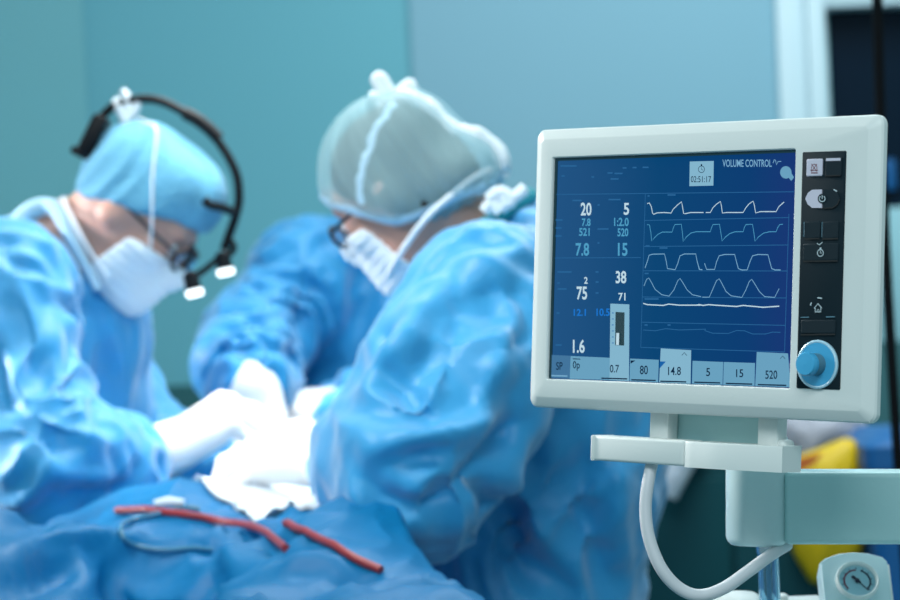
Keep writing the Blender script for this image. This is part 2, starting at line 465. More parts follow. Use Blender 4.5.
def hand_field(wrist, fdir, back, curl=(40, 50, 35), side=1, spread=1.0, thumb=30, scale=1.0, fore=None, h=.0032, varied=None):
    """gloved hand; fdir: from wrist to knuckles; back: out of the back of the hand; side +1: thumb on +x"""
    y = _nrm(fdir); z = _nrm(np.asarray(back, float) - y * (np.asarray(back) @ y)); x = np.cross(y, z) * side
    wrist = np.asarray(wrist, float); B = np.stack([x, y, z], 1) * scale
    T = lambda p: wrist + B @ np.asarray(p, float)
    segs = []
    kn = [(.031, .088, .0), (.010, .093, .003), (-.011, .088, .002), (-.030, .079, -.003)]
    ln = [(.043, .026, .02), (.047, .029, .021), (.043, .027, .02), (.034, .021, .018)]
    pts = [wrist]
    fields = []
    for i, (k_, l_) in enumerate(zip(kn, ln)):
        cv = varied[i] if varied else curl
        p = np.array(k_); a = 0; chain = [p]
        yaw = math.radians((1.5 - i) * 5 * spread)
        for seg, dg in zip(l_, cv):
            a += math.radians(dg)
            d = np.array([math.sin(yaw) * math.cos(a), math.cos(yaw) * math.cos(a), -math.sin(a)])
            p = p + d * seg; chain.append(p)
        fields.append(chain)
    tb = np.array((.026, .028, -.008)); ta = math.radians(thumb)
    td = _nrm((math.cos(ta) * .75, math.sin(ta) + .45, -.45))
    t1 = tb + td * .042; td2 = _nrm(td + np.array((-.45, .3, -.25))); t2 = t1 + td2 * .03; td3 = _nrm(td2 + np.array((-.35, .15, -.1))); t3 = t2 + td3 * .024
    allp = np.array([T(p) for c in fields for p in c] + [T(p) for p in (tb, t1, t2, t3, (0, 0, 0))] + ([np.asarray(fore)] if fore is not None else []))
    f = Field(allp.min(0) - .05, allp.max(0) + .05, h)
    for i, k_ in enumerate(kn):
        f.cone(T((k_[0] * .55, .004, 0)), T(k_), .0165 * scale, .0125 * scale, .014)
    f.cone(T((-.02, .02, -.008)), T((-.026, .06, -.008)), .015 * scale, .012 * scale, .016)
    f.cone(T((.012, .012, -.008)), T(t1), .017 * scale, .0125 * scale, .016)
    for c, r0 in zip(fields, (.0098, .0102, .0097, .0086)):
        g = Field(f.lo, f.lo, f.h); g.n = f.n; g.F = np.full(tuple(f.n), 1.0, F32)
        for q in range(3): g.cone(T(c[q]), T(c[q + 1]), (r0 - .0006 * q) * scale, (r0 - .0006 * (q + 1)) * scale, .004)
        hh = np.maximum(.007 - np.abs(f.F - g.F), 0) / .007; f.F = np.minimum(f.F, g.F) - hh * hh * .007 * .25
    f.cone(T(t1), T(t2), .0118 * scale, .0108 * scale, .006); f.cone(T(t2), T(t3), .0108 * scale, .009 * scale, .004)
    if fore is not None:
        f.cone(T((0, .006, 0)), np.asarray(fore), .029 * scale, .037 * scale, .02)
    return f

def put_field(f, name, m, root, it=1, folds=None, seed=0, parent=None, creases=None):
    V, Fc = f.mesh()
    V = relax(V, Fc, it)
    if folds: V = cloth_folds(V, Fc, folds, seed); V = relax(V, Fc, 1, .3)
    if creases: V = relax(press_creases(V, Fc, creases), Fc, 1, .4)
    return link_mesh(name, rebase(V, root), Fc, m, parent or root)

def person(label, foot, head, neck, gown_chains, folds, body_chains, gown_mat, hands, seed, k=.05, gcut=None, legs=None, creases=None):
    root = thing('person', label, 'person', (foot[0], foot[1], 0))
    # body: one continuous figure
    pts = np.array([p for c in body_chains for p, r in c] + [head.c] + ([p for l in legs for p, r in l] if legs else []))
    f = Field(pts.min(0) - .22, pts.max(0) + .2, .0056)
    f.lo[2] = max(f.lo[2], -.01)
    for c in body_chains: f.chain(c, .05)
    for l in legs or []: f.chain(l, .02)
    head_shape(f, head)
    f.cone(head.w((0, -.035, -.05)), neck, .052, .06, .03)
    V, Fc = f.mesh(); V = relax(V, Fc, 1, .4)
    body = link_mesh('body', rebase(V, root), Fc, [M['skin'], M['shoe']], root)
    zz = V[Fc[:, 0], 2]
    body.data.polygons.foreach_set('material_index', [1 if z < .1 else 0 for z in zz])
    for x in (-1, 1):
        e = MB(); e.lathe([(0, -.0115), (.006, -.010), (.0105, -.005), (.0118, 0), (.0105, .005), (.006, .010), (0, .0115)], 16, Matrix.Identity(4), 0)
        vs = [np.array(v.co) for v in e.bm.verts]
        for v in e.bm.verts: v.co = Vector(head.w(np.array((x * .032, .0845, -.022)) + np.array(v.co) * 1.02) - np.array(root.location))
        e.build('eye', M['eye'], root)
    # gown
    pts = np.array([p for c in gown_chains for p, r in c])
    f = Field(pts.min(0) - .26, pts.max(0) + .26, .0072)
    for c in gown_chains: f.chain(c, k)
    f.cut((0, 0, .16), (0, 0, -1))
    for gc in gcut or []: f.cone(*gc, k=.012, op='sub')
    put_field(f, 'gown', gown_mat, root, 2, folds, seed, creases=creases)
    for hnd in hands:
        put_field(hnd, 'glove', M['glove'], root, 1)
    return root

def cap_mesh(root, head, name, m, grow, plane_p, plane_n, puff, seed, amp=.004, h=.005, fr=26, extra=None, knot=None, cut2=False):
    f = Field((-.2, -.24, -.16), (.2, .2, .24), h)
    f.ell((0, -.008, .004), (.077 + grow, .098 + grow, .091 + grow), None, .01)
    for c, r in puff: f.ell(c, r, None, .05)
    f.cut(plane_p, plane_n, .006)
    if cut2: f.cut((0, 0, -.098), (0, 0, -1), .006)
    V, Fc = f.mesh(); V = relax(V, Fc, 2)
    N = normals(V, Fc)
    kp = np.array(knot if knot is not None else (0, 0, .16))
    d = V - kp; ang = np.arctan2(d[:, 0], d[:, 1]); dist = np.linalg.norm(d, axis=1)
    pl = noise(np.stack([np.cos(ang) * 3.2, np.sin(ang) * 3.2, dist * 4 + seed], 1)) * .6 + .5 * ridge(noise(np.stack([np.cos(ang) * fr / 5, np.sin(ang) * fr / 5, dist * 7 + seed * 2], 1)))
    V = V + N * (amp * pl)[:, None]
    if extra is not None: V = extra(V, N)
    return link_mesh(name, rebase(head.wv(V), root), Fc, m, root)

def mask_mesh(root, head, seed, yc=.03):
    f = Field((-.13, -.06, -.2), (.13, .18, .06), .004)
    head_shape(f, None, .0075, False)
    for x in (-1, 1): f.ell((x * .046, .06, -.045), (.0275, .03, .0275), None, .02)
    f.cone((0, .11, -.05), (0, .088, -.12), .012, .02, .03)
    f.cut((0, .112, -.034), _nrm((0, -.15, 1)), .004); f.cut((0, yc, -.05), _nrm((0, -1, .28)), .004); f.cut((0, 0, -.152), (0, 0, -1), .004)
    V, Fc = f.mesh(); V = relax(V, Fc, 1)
    N = normals(V, Fc)
    V = V + N * (.0010 * np.sin(V[:, 2] * 420 + noise(V * 20) * 1.5))[:, None]
    o = link_mesh('face_mask', rebase(head.wv(V), root), Fc, M['mask'], root)
    return o

def local_tube(root, head, pts, r, name, m, n=40, parent=None):
    b = MB(); b.tube(rebase(head.wv(spline(pts, n)), root), r, 8)
    return b.build(name, m, parent or root)

def glasses(root, head, lens=True):
    b = MB()
    for x in (-1, 1):
        ring = [(x * .032 + .024 * math.cos(a), .112 - .006 * abs(math.cos(a)) * (1 if math.cos(a) * x > 0 else 0), -.026 + .017 * math.sin(a)) for a in np.linspace(0, 2 * math.pi, 28, endpoint=False)]
        b.tube(rebase(head.wv(ring), root), .0026, 6, closed=True)
        b.tube(rebase(head.wv(spline([(x * .056, .106, -.02), (x * .075, .07, -.018), (x * .083, .0, -.014)], 14)), root), .0026, 6)
    b.tube(rebase(head.wv(spline([(-.009, .112, -.022), (0, .117, -.02), (.009, .112, -.022)], 8)), root), .0026, 6)
    g = b.build('eyeglasses', M['frame'], root)
    for x in (-1, 1):
        q = MB(); ring = [(x * .032 + .023 * math.cos(a), .111, -.026 + .016 * math.sin(a)) for a in np.linspace(0, 2 * math.pi, 24, endpoint=False)]
        r2 = [(p[0], p[1] - .0015, p[2]) for p in ring]
        q.loft([rebase(head.wv(ring), root), rebase(head.wv(r2), root)], True, True)
        q.build('lens', M['lens'], g)
    return g

def hl(head, px, py, d): return (head.R.T @ (W(px, py, d) - head.c)) / head.k
def D(px, py, d, r): return (W(px, py, d), r)
VIEW_R, VIEW_U, VIEW_F = CAM3[:, 0], CAM3[:, 1], -CAM3[:, 2]
def dirv(right, up, fwd): return right * VIEW_R + up * VIEW_U + fwd * VIEW_F

# ================================================================== PEOPLE
def legs_for(x, y, face):
    fx, fy = face; px_, py_ = -fy, fx
    out = []
    for s_ in (-1, 1):
        a = np.array((x + px_ * .07 * s_, y + py_ * .07 * s_, .86)); k_ = a + np.array((fx * .02, fy * .02, -.42)); an = a + np.array((0, 0, -.78))
        out.append([(a, .07), (k_, .058), (an, .042), (an + np.array((0, 0, -.03)), .042)])
        out.append([(an + np.array((-fx * .04, -fy * .04, -.035)), .042), (an + np.array((fx * .14, fy * .14, -.038)), .04)])
    return out
def skirt(x, y, top, r0, r1=.2):
    return [((x, y, top), r0), ((x, y, .6), (r0 + r1) / 2), ((x, y, .2), r1)]

# ---- surgeon at the photo's left, bent over the table, in profile
hA = Head(W(145, 207, 3.7), dirv(.75, -.65, -.16), dirv(.65, .76, .0), .885)
nA = W(52, 254, 3.76)
fA = W(2, 560, 3.86)
sh = (D(-2, 302, 3.55, .092), D(50, 460, 3.43, .08), D(104, 468, 3.5, .062), D(132, 461, 3.555, .05))
fh = (D(82, 300, 3.93, .085), D(120, 430, 3.92, .07), D(205, 462, 3.78, .048))
tA = [D(30, 284, 3.77, .068), D(40, 335, 3.77, .145), D(36, 430, 3.8, .15), D(4, 560, 3.86, .165)]
gA = [tA, [D(26, 282, 3.77, .07), D(6, 292, 3.6, .095)], [D(26, 282, 3.77, .07), D(78, 292, 3.9, .085)], list(sh), list(fh),
      [(W(4, 560, 3.86), .165)] + skirt(fA[0], fA[1], .75, .17)]
foldA = [(tA[0][0], tA[2][0], .16, .013, 5, 13), (tA[2][0], np.array((fA[0], fA[1], .2)), .19, .016, 3, 12),
         (sh[0][0], sh[1][0], .1, .020, 11, 10), (sh[1][0], sh[3][0], .08, .018, 22, 9),
         (fh[0][0], fh[1][0], .09, .014, 14, 9), (fh[1][0], fh[2][0], .07, .014, 22, 9)]
bA = [[(nA, .06), (W(38, 340, 3.78), .105), (W(34, 430, 3.8), .10), (W(4, 560, 3.86), .10), ((fA[0], fA[1], .88), .09)],
      [(sh[0][0], .055), (sh[1][0], .048), (W(150, 458, 3.57), .03), (W(165, 449, 3.58), .026)],
      [(fh[0][0], .055), (fh[1][0], .045), (fh[2][0], .03)], [(nA, .045), (sh[0][0], .04)], [(nA, .045), (fh[0][0], .04)]]
handsA = [hand_field(W(163, 451, 3.575), dirv(.80, .50, .12), dirv(-.42, .80, -.42), side=-1, fore=W(124, 462, 3.545),
                     varied=[(52, 52, 30), (58, 50, 30), (62, 55, 32), (66, 58, 34)], scale=1.2),
          hand_field(W(208, 462, 3.775), dirv(.93, -.05, -.2), dirv(.1, .9, -.3), side=1, fore=W(180, 455, 3.82),
                     varied=[(40, 45, 30), (48, 48, 30), (52, 52, 30), (58, 55, 30)])]
creA = [([(20, 300), (36, 350), (46, 410)], .030, .016), ([(62, 300), (72, 350), (70, 400), (60, 430)], .026, .014), ([(40, 285), (54, 330), (58, 390)], .026, -.012),
        ([(98, 310), (104, 360), (100, 410), (112, 440)], .028, .014), ([(122, 310), (128, 370), (126, 420)], .024, -.008), ([(30, 420), (60, 432), (90, 428)], .022, .016),
        ([(48, 440), (62, 450), (80, 446)], .018, .018), ([(20, 450), (60, 472), (110, 478), (140, 470)], .024, -.010), ([(60, 490), (100, 492), (130, 482)], .022, .012), ([(108, 444), (116, 460), (118, 484)], .012, .009), ([(128, 442), (134, 460), (134, 482)], .010, .008), ([(0, 380), (20, 420), (24, 470)], .03, .012)]
pA = person('person in blue gown and pale blue cap wearing a black headlamp', fA, hA, nA, gA, foldA, bA,
            M['gown'], handsA, 1.3, gcut=[(W(84, 232, 3.66), W(98, 276, 3.64), .05, .045)], creases=creA, legs=legs_for(fA[0], fA[1], (1, 0)))
capA = cap_mesh(pA, hA, 'surgical_cap', M['cap'], .013, (0, .1, .03), _nrm((0, .46, -1)), [((0, -.055, .05), (.068, .062, .06)), ((0, .035, .07), (.065, .062, .05))], 3, .006, knot=(0, -.11, .06))
f = Field((-.2, -.2, -.2), (.2, .2, .2), .006)
f.ell((0, -.012, .0), (.081, .1, .09), None, .01); f.cut((0, -.02, -.02), _nrm((0, .8, -.5))); f.cut((0, 0, -.075), (0, 0, -1), .01)
V, Fc = f.mesh(); link_mesh('hair', rebase(hA.wv(V), pA), Fc, M['hair'], pA)
mk = mask_mesh(pA, hA, 1)
glasses(pA, hA)
bva = BVHTree.FromPolygons([v.co for v in capA.data.vertices], [tuple(p.vertices) for p in capA.data.polygons])
def outside(P3, up=.002):
    out = []
    for p in P3:
        h = bva.find_nearest(Vector(p)); d = (Vector(p) - h[0]).dot(h[1])
        out.append(np.array(h[0] + h[1] * up) if d < up else np.array(p))
    return np.array(out)
kA = hl(hA, 127, 122, 3.69); kA = np.array((0, kA[1], kA[2]))
for s_ in (-1, 1):
    b = MB()
    b.tube(outside(rebase(hA.wv(spline([(s_ * .058, .075, -.05), (s_ * .092, .045, .0), (s_ * .1, .0, .055), (s_ * .08, -.05, .11), kA], 60)), pA)), .0018, 8)
    b.tube(rebase(hA.wv(spline([(s_ * .062, .05, -.12), (s_ * .08, .0, -.105), (s_ * .075, -.06, -.085), (s_ * .02, -.108, -.075)], 30)), pA), .0026, 8)
    b.build('mask_tie', M['white_cloth'], pA)
b = MB()
for e_ in ([(127, 122), (128, 108), (126, 96), (122, 90)], [(127, 122), (120, 110), (116, 102), (124, 104), (127, 118)], [(127, 122), (134, 112), (137, 104), (132, 100)], [(127, 122), (131, 130), (136, 138)], [(127, 122), (121, 132), (118, 140)]):
    b.tube(rebase(spline([W(x, y, 3.69) for x, y in e_], 18), pA), np.linspace(.0085, .005, 18), 8)
b.build('tie_knot', M['white_cloth'], pA)

b = MB(); b.tube(rebase(spline([W(16, 226, 3.70), W(30, 212, 3.70), W(46, 206, 3.70), W(58, 212, 3.68), W(70, 236, 3.65), W(84, 262, 3.64), W(98, 290, 3.64)], 40), pA), np.linspace(.016, .006, 40), 10); b.build('neck_band', M['hem'], pA)
# ---- headlamp worn by that surgeon
P = lambda px, py, d=3.69: W(px, py, d)
lamp = thing('surgical_headlamp', 'black curved headlamp band arched over the pale blue cap', 'headlamp', tuple(P(155, 150)))
def lam(bm, pts, r, n=40, k=10): bm.tube(rebase(spline([P(*p) for p in pts], n), lamp), r, k); return bm
b = MB(); lam(b, [(100, 118), (118, 104), (150, 99), (180, 110), (212, 134), (234, 168), (239, 196), (235, 218), (228, 238), (224, 250)], .0066, 70); b.build('head_band', M['black'], lamp)
b = MB(); q0, q1 = P(104, 116), P(84, 156); zax = _nrm(q1 - q0); yax = VIEW_F; xax = np.cross(yax, zax)
mt = Matrix(((xax[0], yax[0], zax[0], 0), (xax[1], yax[1], zax[1], 0), (xax[2], yax[2], zax[2], 0), (0, 0, 0, 1)))
c_ = rebase([(q0 + q1) / 2], lamp)[0]
b.box((0, 0, 0), (.023, .055, .062), Matrix.Translation(Vector(c_)) @ mt, .006)
b.box((.004, 0, .03), (.03, .04, .012), Matrix.Translation(Vector(c_)) @ mt, .004); b.build('rear_pad', M['black'], lamp)
b = MB(); lam(b, [(184, 113), (196, 119), (208, 128), (219, 139)], .0098, 12); b.build('band_slider', M['black'], lamp)
b = MB(); b.tube(rebase(spline([W(204, 199, 3.612), W(210, 205, 3.615), W(221, 207, 3.64), W(233, 212, 3.68)], 16), lamp), .0066, 10); b.build('forehead_rest', M['black'], lamp)
b = MB(); lam(b, [(228, 238), (234, 246), (231, 253), (222, 256), (207, 268), (196, 276)], .0048, 26); b.build('lamp_yoke', M['black'], lamp)
for (x0, y0, x1, y1, dd) in ((222, 254, 226, 273, 3.66), (190, 274, 195, 294, 3.64)):
    a_, b_ = P(x0, y0, dd), P(x1, y1, dd); z_ = _nrm(b_ - a_); L_ = np.linalg.norm(b_ - a_)
    x_ = _nrm(np.cross(z_, VIEW_F)); y_ = np.cross(z_, x_); o_ = rebase([a_], lamp)[0]
    mt = Matrix(((x_[0], y_[0], z_[0], o_[0]), (x_[1], y_[1], z_[1], o_[1]), (x_[2], y_[2], z_[2], o_[2]), (0, 0, 0, 1)))
    lb = MB().lathe([(.006, -.004), (.0105, 0), (.0115, L_ * .78), (.0115, L_ * .82)], 24, mt).build('lamp_barrel', M['black'], lamp)
    MB().lathe([(.0118, L_ * .78), (.0122, L_ * .84), (.0122, L_ * 1.06), (.0105, L_ * 1.12), (.0001, L_ * 1.14)], 24, mt).build('lamp_glow', M['lamp'], lb)
# magnifying loupe in front of the spectacles
b = MB(); lam(b, [(172, 248), (180, 262), (188, 268)], .0075, 8); lam(b, [(186, 240), (192, 250), (196, 258)], .0065, 8); b.build('loupe', M['frame'], lamp)

# ---- surgeon at the far side of the table, facing this way, head behind the third one's cap
hB = Head(W(412, 172, 4.32), dirv(-.22, -.5, -.84), dirv(-.05, .86, -.5), .95)
nB = W(405, 243, 4.42)
tB = [D(400, 250, 4.43, .075), D(385, 340, 4.42, .14), D(380, 450, 4.42, .15), D(380, 560, 4.45, .16)]
la = (D(310, 278, 4.36, .085), D(252, 346, 4.2, .074), D(248, 370, 4.08, .068), D(254, 384, 4.0, .058))
ra = (D(488, 290, 4.4, .09), D(452, 392, 4.2, .078), D(355, 405, 4.08, .052))
fB = W(380, 560, 4.45)
gB = [tB, [D(400, 256, 4.43, .07), la[0]], [D(400, 256, 4.43, .07), ra[0]], [D(335, 340, 4.42, .12), D(345, 460, 4.43, .13)], [D(440, 340, 4.42, .12), D(430, 460, 4.43, .13)],
      list(la), list(ra), [(W(380, 560, 4.45), .16)] + skirt(fB[0], fB[1], .75, .17)]
foldB = [(tB[0][0], tB[2][0], .18, .016, 4, 12), (tB[2][0], np.array((fB[0], fB[1], .2)), .19, .016, 3, 11),
         (la[0][0], la[1][0], .1, .022, 16, 9), (la[1][0], la[3][0], .08, .022, 24, 9), (ra[0][0], ra[1][0], .1, .018, 14, 9), (ra[1][0], ra[2][0], .07, .016, 22, 9)]
bB = [[(nB, .06), (W(385, 340, 4.42), .105), (W(380, 450, 4.42), .10), (fB, .10), ((fB[0], fB[1], .88), .09)],
      [(nB, .05), (la[0][0], .055), (la[1][0], .048), (la[3][0], .03)], [(nB, .05), (ra[0][0], .055), (ra[1][0], .045), (ra[2][0], .03)]]
handsB = [hand_field(W(253, 385, 3.96), dirv(.16, -.86, -.45), dirv(-.1, .45, -.88), side=1, fore=W(249, 372, 4.04), varied=[(25, 35, 25), (30, 38, 25), (34, 40, 28), (38, 45, 30)], scale=1.1),
          hand_field(W(352, 404, 4.07), dirv(-.86, -.02, -.5), dirv(-.2, .84, -.5), side=-1, fore=W(385, 404, 4.12), varied=[(48, 52, 30), (52, 50, 30), (56, 55, 30), (60, 58, 34)], scale=1.15)]
creB = [([(250, 285), (275, 300), (300, 300)], .022, .013), ([(232, 318), (262, 322), (290, 335)], .022, .016), ([(238, 302), (268, 308), (296, 318)], .02, -.010), ([(212, 352), (240, 346), (275, 352)], .02, .014), ([(218, 340), (250, 334), (285, 342)], .018, -.010),
        ([(306, 270), (302, 320), (296, 370)], .026, .020), ([(345, 250), (338, 300), (330, 350)], .03, -.012), ([(366, 260), (360, 310), (352, 360)], .03, .012), ([(222, 376), (250, 366), (280, 376)], .014, .010)]
pB = person('person in deeper blue gown beyond the table, head hidden behind the bouffant cap', fB, hB, nB, gB, foldB, bB,
            M['gown_back'], handsB, 5.1, creases=creB, legs=legs_for(fB[0], fB[1], (0, -1)))
cap_mesh(pB, hB, 'surgical_cap', M['cap'], .013, (0, .09, .015), _nrm((0, .34, -1)), [((0, -.07, .02), (.068, .06, .06))], 9, .005)
mask_mesh(pB, hB, 2)

# ---- surgeon behind the screen, seen from the side, white bouffant cap
hC = Head(W(393, 177, 3.3), dirv(-.72, -.52, .44), dirv(-.50, .85, .05), .885)
nC = W(482, 262, 3.33)
tC = [D(500, 262, 3.35, .062), D(520, 350, 3.32, .15), D(540, 470, 3.33, .145), D(515, 610, 3.36, .145)]
na = (D(492, 318, 3.13, .10), D(452, 390, 3.05, .10), D(420, 468, 2.99, .092), D(382, 470, 3.08, .074), D(358, 460, 3.17, .055))
fa = (D(500, 295, 3.52, .09), D(430, 415, 3.62, .075), D(345, 428, 3.6, .05))
fC = W(512, 610, 3.36)
gC = [tC, [D(500, 262, 3.35, .062), D(545, 285, 3.33, .105), D(535, 400, 3.33, .145)], [D(500, 270, 3.35, .062), na[0]], [D(500, 270, 3.35, .062), fa[0]], list(na), list(fa),
      [(fC, .155)] + skirt(fC[0], fC[1], .75, .17, .2)]
foldC = [(tC[0][0], tC[2][0], .17, .017, 6, 11), (tC[2][0], np.array((fC[0], fC[1], .2)), .19, .018, 4, 12),
         (na[0][0], na[2][0], .105, .017, 7, 8), (na[2][0], na[4][0], .085, .018, 15, 7),
         (fa[0][0], fa[1][0], .09, .014, 14, 9), (fa[1][0], fa[2][0], .07, .014, 22, 9)]
bC = [[(nC, .06), (W(520, 350, 3.32), .10), (W(535, 470, 3.33), .095), (fC, .095), ((fC[0], fC[1], .88), .085)],
      [(nC, .05), (na[0][0], .055), (na[2][0], .048), (na[4][0], .03), (W(330, 455, 3.25), .026)], [(nC, .05), (fa[0][0], .055), (fa[1][0], .045), (fa[2][0], .03)]]
handsC = [hand_field(W(336, 456, 3.24), dirv(-.94, .02, .34), dirv(-.05, .93, -.37), side=1, fore=W(372, 462, 3.12), varied=[(24, 34, 26), (28, 36, 26), (32, 40, 28), (38, 46, 30)], scale=1.2),
          hand_field(W(340, 428, 3.6), dirv(-.95, -.12, 0), dirv(-.1, .95, -.2), side=-1, fore=W(372, 424, 3.61), varied=[(36, 44, 30), (40, 46, 30), (44, 50, 30), (50, 55, 30)])]
creC = [([(484, 462), (500, 446), (516, 428), (528, 424)], 0.0238, 0.0319), ([(486, 464), (462, 488), (440, 508), (418, 520)], 0.0281, 0.0319), ([(484, 466), (494, 500), (512, 540), (530, 580)], 0.0324, 0.0348), ([(476, 452), (486, 464), (484, 480)], 0.0238, 0.0348),
        ([(372, 366), (400, 386), (424, 408), (448, 416)], 0.0216, 0.0188), ([(376, 356), (380, 340), (392, 328)], 0.0173, 0.0188), ([(428, 296), (410, 330), (384, 362), (368, 386)], 0.0259, -0.0145), ([(458, 310), (452, 350), (448, 392)], 0.0324, 0.0203), ([(434, 320), (424, 356), (410, 380)], 0.0194, 0.0145),
        ([(508, 330), (496, 360), (484, 392)], 0.0259, -0.0174), ([(490, 350), (470, 400), (456, 430)], 0.0259, 0.0145), ([(376, 450), (420, 438), (470, 426), (500, 416)], 0.0238, -0.0203), ([(384, 464), (430, 452), (470, 448)], 0.0194, 0.0174), ([(352, 474), (376, 494), (404, 508), (436, 512)], 0.0216, 0.0174), ([(346, 462), (362, 500), (372, 530)], 0.0194, -0.0145),
        ([(380, 402), (420, 420), (460, 424)], 0.0173, 0.0116), ([(500, 520), (540, 500), (560, 470)], 0.0324, 0.0261), ([(512, 476), (530, 520), (560, 560)], 0.0302, -0.0203), ([(590, 440), (584, 500), (600, 570)], 0.0324, 0.0232), ([(620, 450), (616, 510), (628, 580)], 0.0281, -0.0174), ([(470, 540), (520, 560), (570, 590)], 0.0302, 0.0232), ([(440, 270), (480, 262), (520, 280)], 0.0324, -0.0116), ([(470, 300), (500, 290), (525, 300)], 0.0216, 0.0116)]
pC = person('person in a creased blue gown and sheer white bouffant cap, nearest the screen', fC, hC, nC, gC, foldC, bC,
            M['gown'], handsC, 9.7, creases=creC, legs=legs_for(fC[0], fC[1], (-1, 0)))
f = Field((-.2, -.2, -.2), (.2, .2, .2), .006)
f.ell((0, -.010, .004), (.080, .101, .094), None, .01); f.ell((0, -.012, -.035), (.086, .03, .042), None, .03); f.ell((0, -.06, -.02), (.056, .05, .056), None, .02); f.ell((0, -.03, -.055), (.079, .082, .055), None, .03); f.cut((0, .1, .046), _nrm((0, .9, -1))); f.cut((0, 0, -.09), (0, 0, -1), .01)
V, Fc = f.mesh(); V = relax(V, Fc, 1); link_mesh('hair', rebase(hC.wv(V), pC), Fc, M['hair'], pC)
def seam(V, N):
    d = np.abs(np.abs(V[:, 0]) - .0); return V - N * (.007 * np.exp(-(d / .012) ** 2) * (V[:, 2] > .0))[:, None]
capC = cap_mesh(pC, hC, 'bouffant_cap', M['veil'], .017, (0, .1, .033), _nrm((0, .9, -1)), [((0, -.10, -.058), (.066, .058, .045)), ((0, -.015, -.035), (.094, .034, .05)), ((0, -.03, .04), (.07, .068, .052))], 4, .007, knot=(0, -.04, .13), extra=seam, cut2=True)
def strip_on(head, root, pts, width, name, m, thick=.003, n=40, snap=None):
    c = spline(pts, n)
    if snap is not None:
        bv = BVHTree.FromPolygons([v.co for v in snap.data.vertices], [tuple(p.vertices) for p in snap.data.polygons])
        c = np.array([head.R.T @ ((np.array(bv.find_nearest(Vector(head.w(p) - np.array(root.location)))[0]) + np.array(root.location)) - head.c) / head.k for p in c])
        for _ in range(2): c[1:-1] = (c[:-2] + 2 * c[1:-1] + c[2:]) / 4
    t = np.gradient(c, axis=0); t /= np.linalg.norm(t, axis=1)[:, None]
    nn = c - np.array((0, -.02, 0)); nn /= np.linalg.norm(nn, axis=1)[:, None]; sd = np.cross(t, nn); sd /= np.linalg.norm(sd, axis=1)[:, None]
    wv = width * (1 + .15 * np.sin(np.arange(n) * .9))[:, None]
    rings = [[c[i] - sd[i] * wv[i] / 2, c[i] + nn[i] * thick, c[i] + sd[i] * wv[i] / 2, c[i] - nn[i] * thick] for i in range(n)]
    q = MB(); q.loft([list(rebase(head.wv(np.array(r)), root)) for r in rings], True, True); return q.build(name, m, root, 80)
hem = [(0, .122, .04), (-.05, .108, .03), (-.082, .06, -.003), (-.092, .015, -.045), (-.088, -.03, -.078), (-.066, -.10, -.098), (0, -.15, -.1)]
for s_ in (1, -1): strip_on(hC, pC, [(x * s_, y, z) for x, y, z in hem], .016, 'cap_hem', M['hem'], .003, snap=capC)
hC.top = None
kC = hl(hC, 394, 101, 3.3); kC = np.array((0, kC[1], kC[2]))
strip_on(hC, pC, [hl(hC, x, y, 3.23) for x, y in ((394, 104), (383, 128), (373, 152), (366, 178), (364, 203))], .013, 'cap_seam', M['hem'], .003, snap=capC)
fl = spline([hl(hC, x, y, d_) for x, y, d_ in ((400, 100, 3.28), (428, 112, 3.26), (458, 134, 3.25), (482, 152, 3.25), (498, 172, 3.26))], 40)
bvc = BVHTree.FromPolygons([v.co for v in capC.data.vertices], [tuple(p.vertices) for p in capC.data.polygons])
fl = np.array([np.array(bvc.find_nearest(Vector(hC.w(p) - np.array(pC.location)))[0]) for p in fl])
b = MB(); b.tube(fl, .0085 + .0012 * np.sin(np.arange(40) * .8), 10); b.build('cap_fold', M['white_cloth'], pC)
b = MB()
for e_ in ([(394, 101), (384, 92), (376, 80), (382, 78), (392, 96)], [(394, 101), (402, 90), (410, 84), (412, 92), (400, 98)], [(394, 101), (378, 96), (370, 98)], [(394, 101), (384, 104), (380, 110)], [(394, 101), (406, 100), (416, 98)]):
    b.tube(rebase(spline([W(x, y, 3.3) for x, y in e_], 18), pC), .0075, 8)
b.build('cap_bow', M['white_cloth'], pC)
mask_mesh(pC, hC, 3, .046); glasses(pC, hC)
for s_ in (-1, 1):
    b = MB()
    b.tube(rebase(hC.wv(spline([(s_ * .062, .06, -.115), (s_ * .085, .0, -.1), (s_ * .085, -.06, -.085), (s_ * .03, -.118, -.075), (0, -.125, -.075)], 34)), pC), .0042, 8)
    b.build('mask_tie', M['white_cloth'], pC)
b = MB(); b.tube(rebase(spline([W(470, 232, 3.22), W(492, 222, 3.22), W(512, 206, 3.25), W(530, 196, 3.3)], 20), pC), .011, 10); b.build('neck_binding', M['strap'], pC)
b = MB()
for e_ in [[(488, 200), (500, 192), (512, 200), (500, 208)], [(484, 212), (492, 204), (500, 212)], [(500, 200), (516, 196), (526, 188)]]:
    b.tube(rebase(spline([W(x, y, 3.2) for x, y in e_], 16), pC), .008, 8)
b.build('tie_knot', M['white_cloth'], pC)

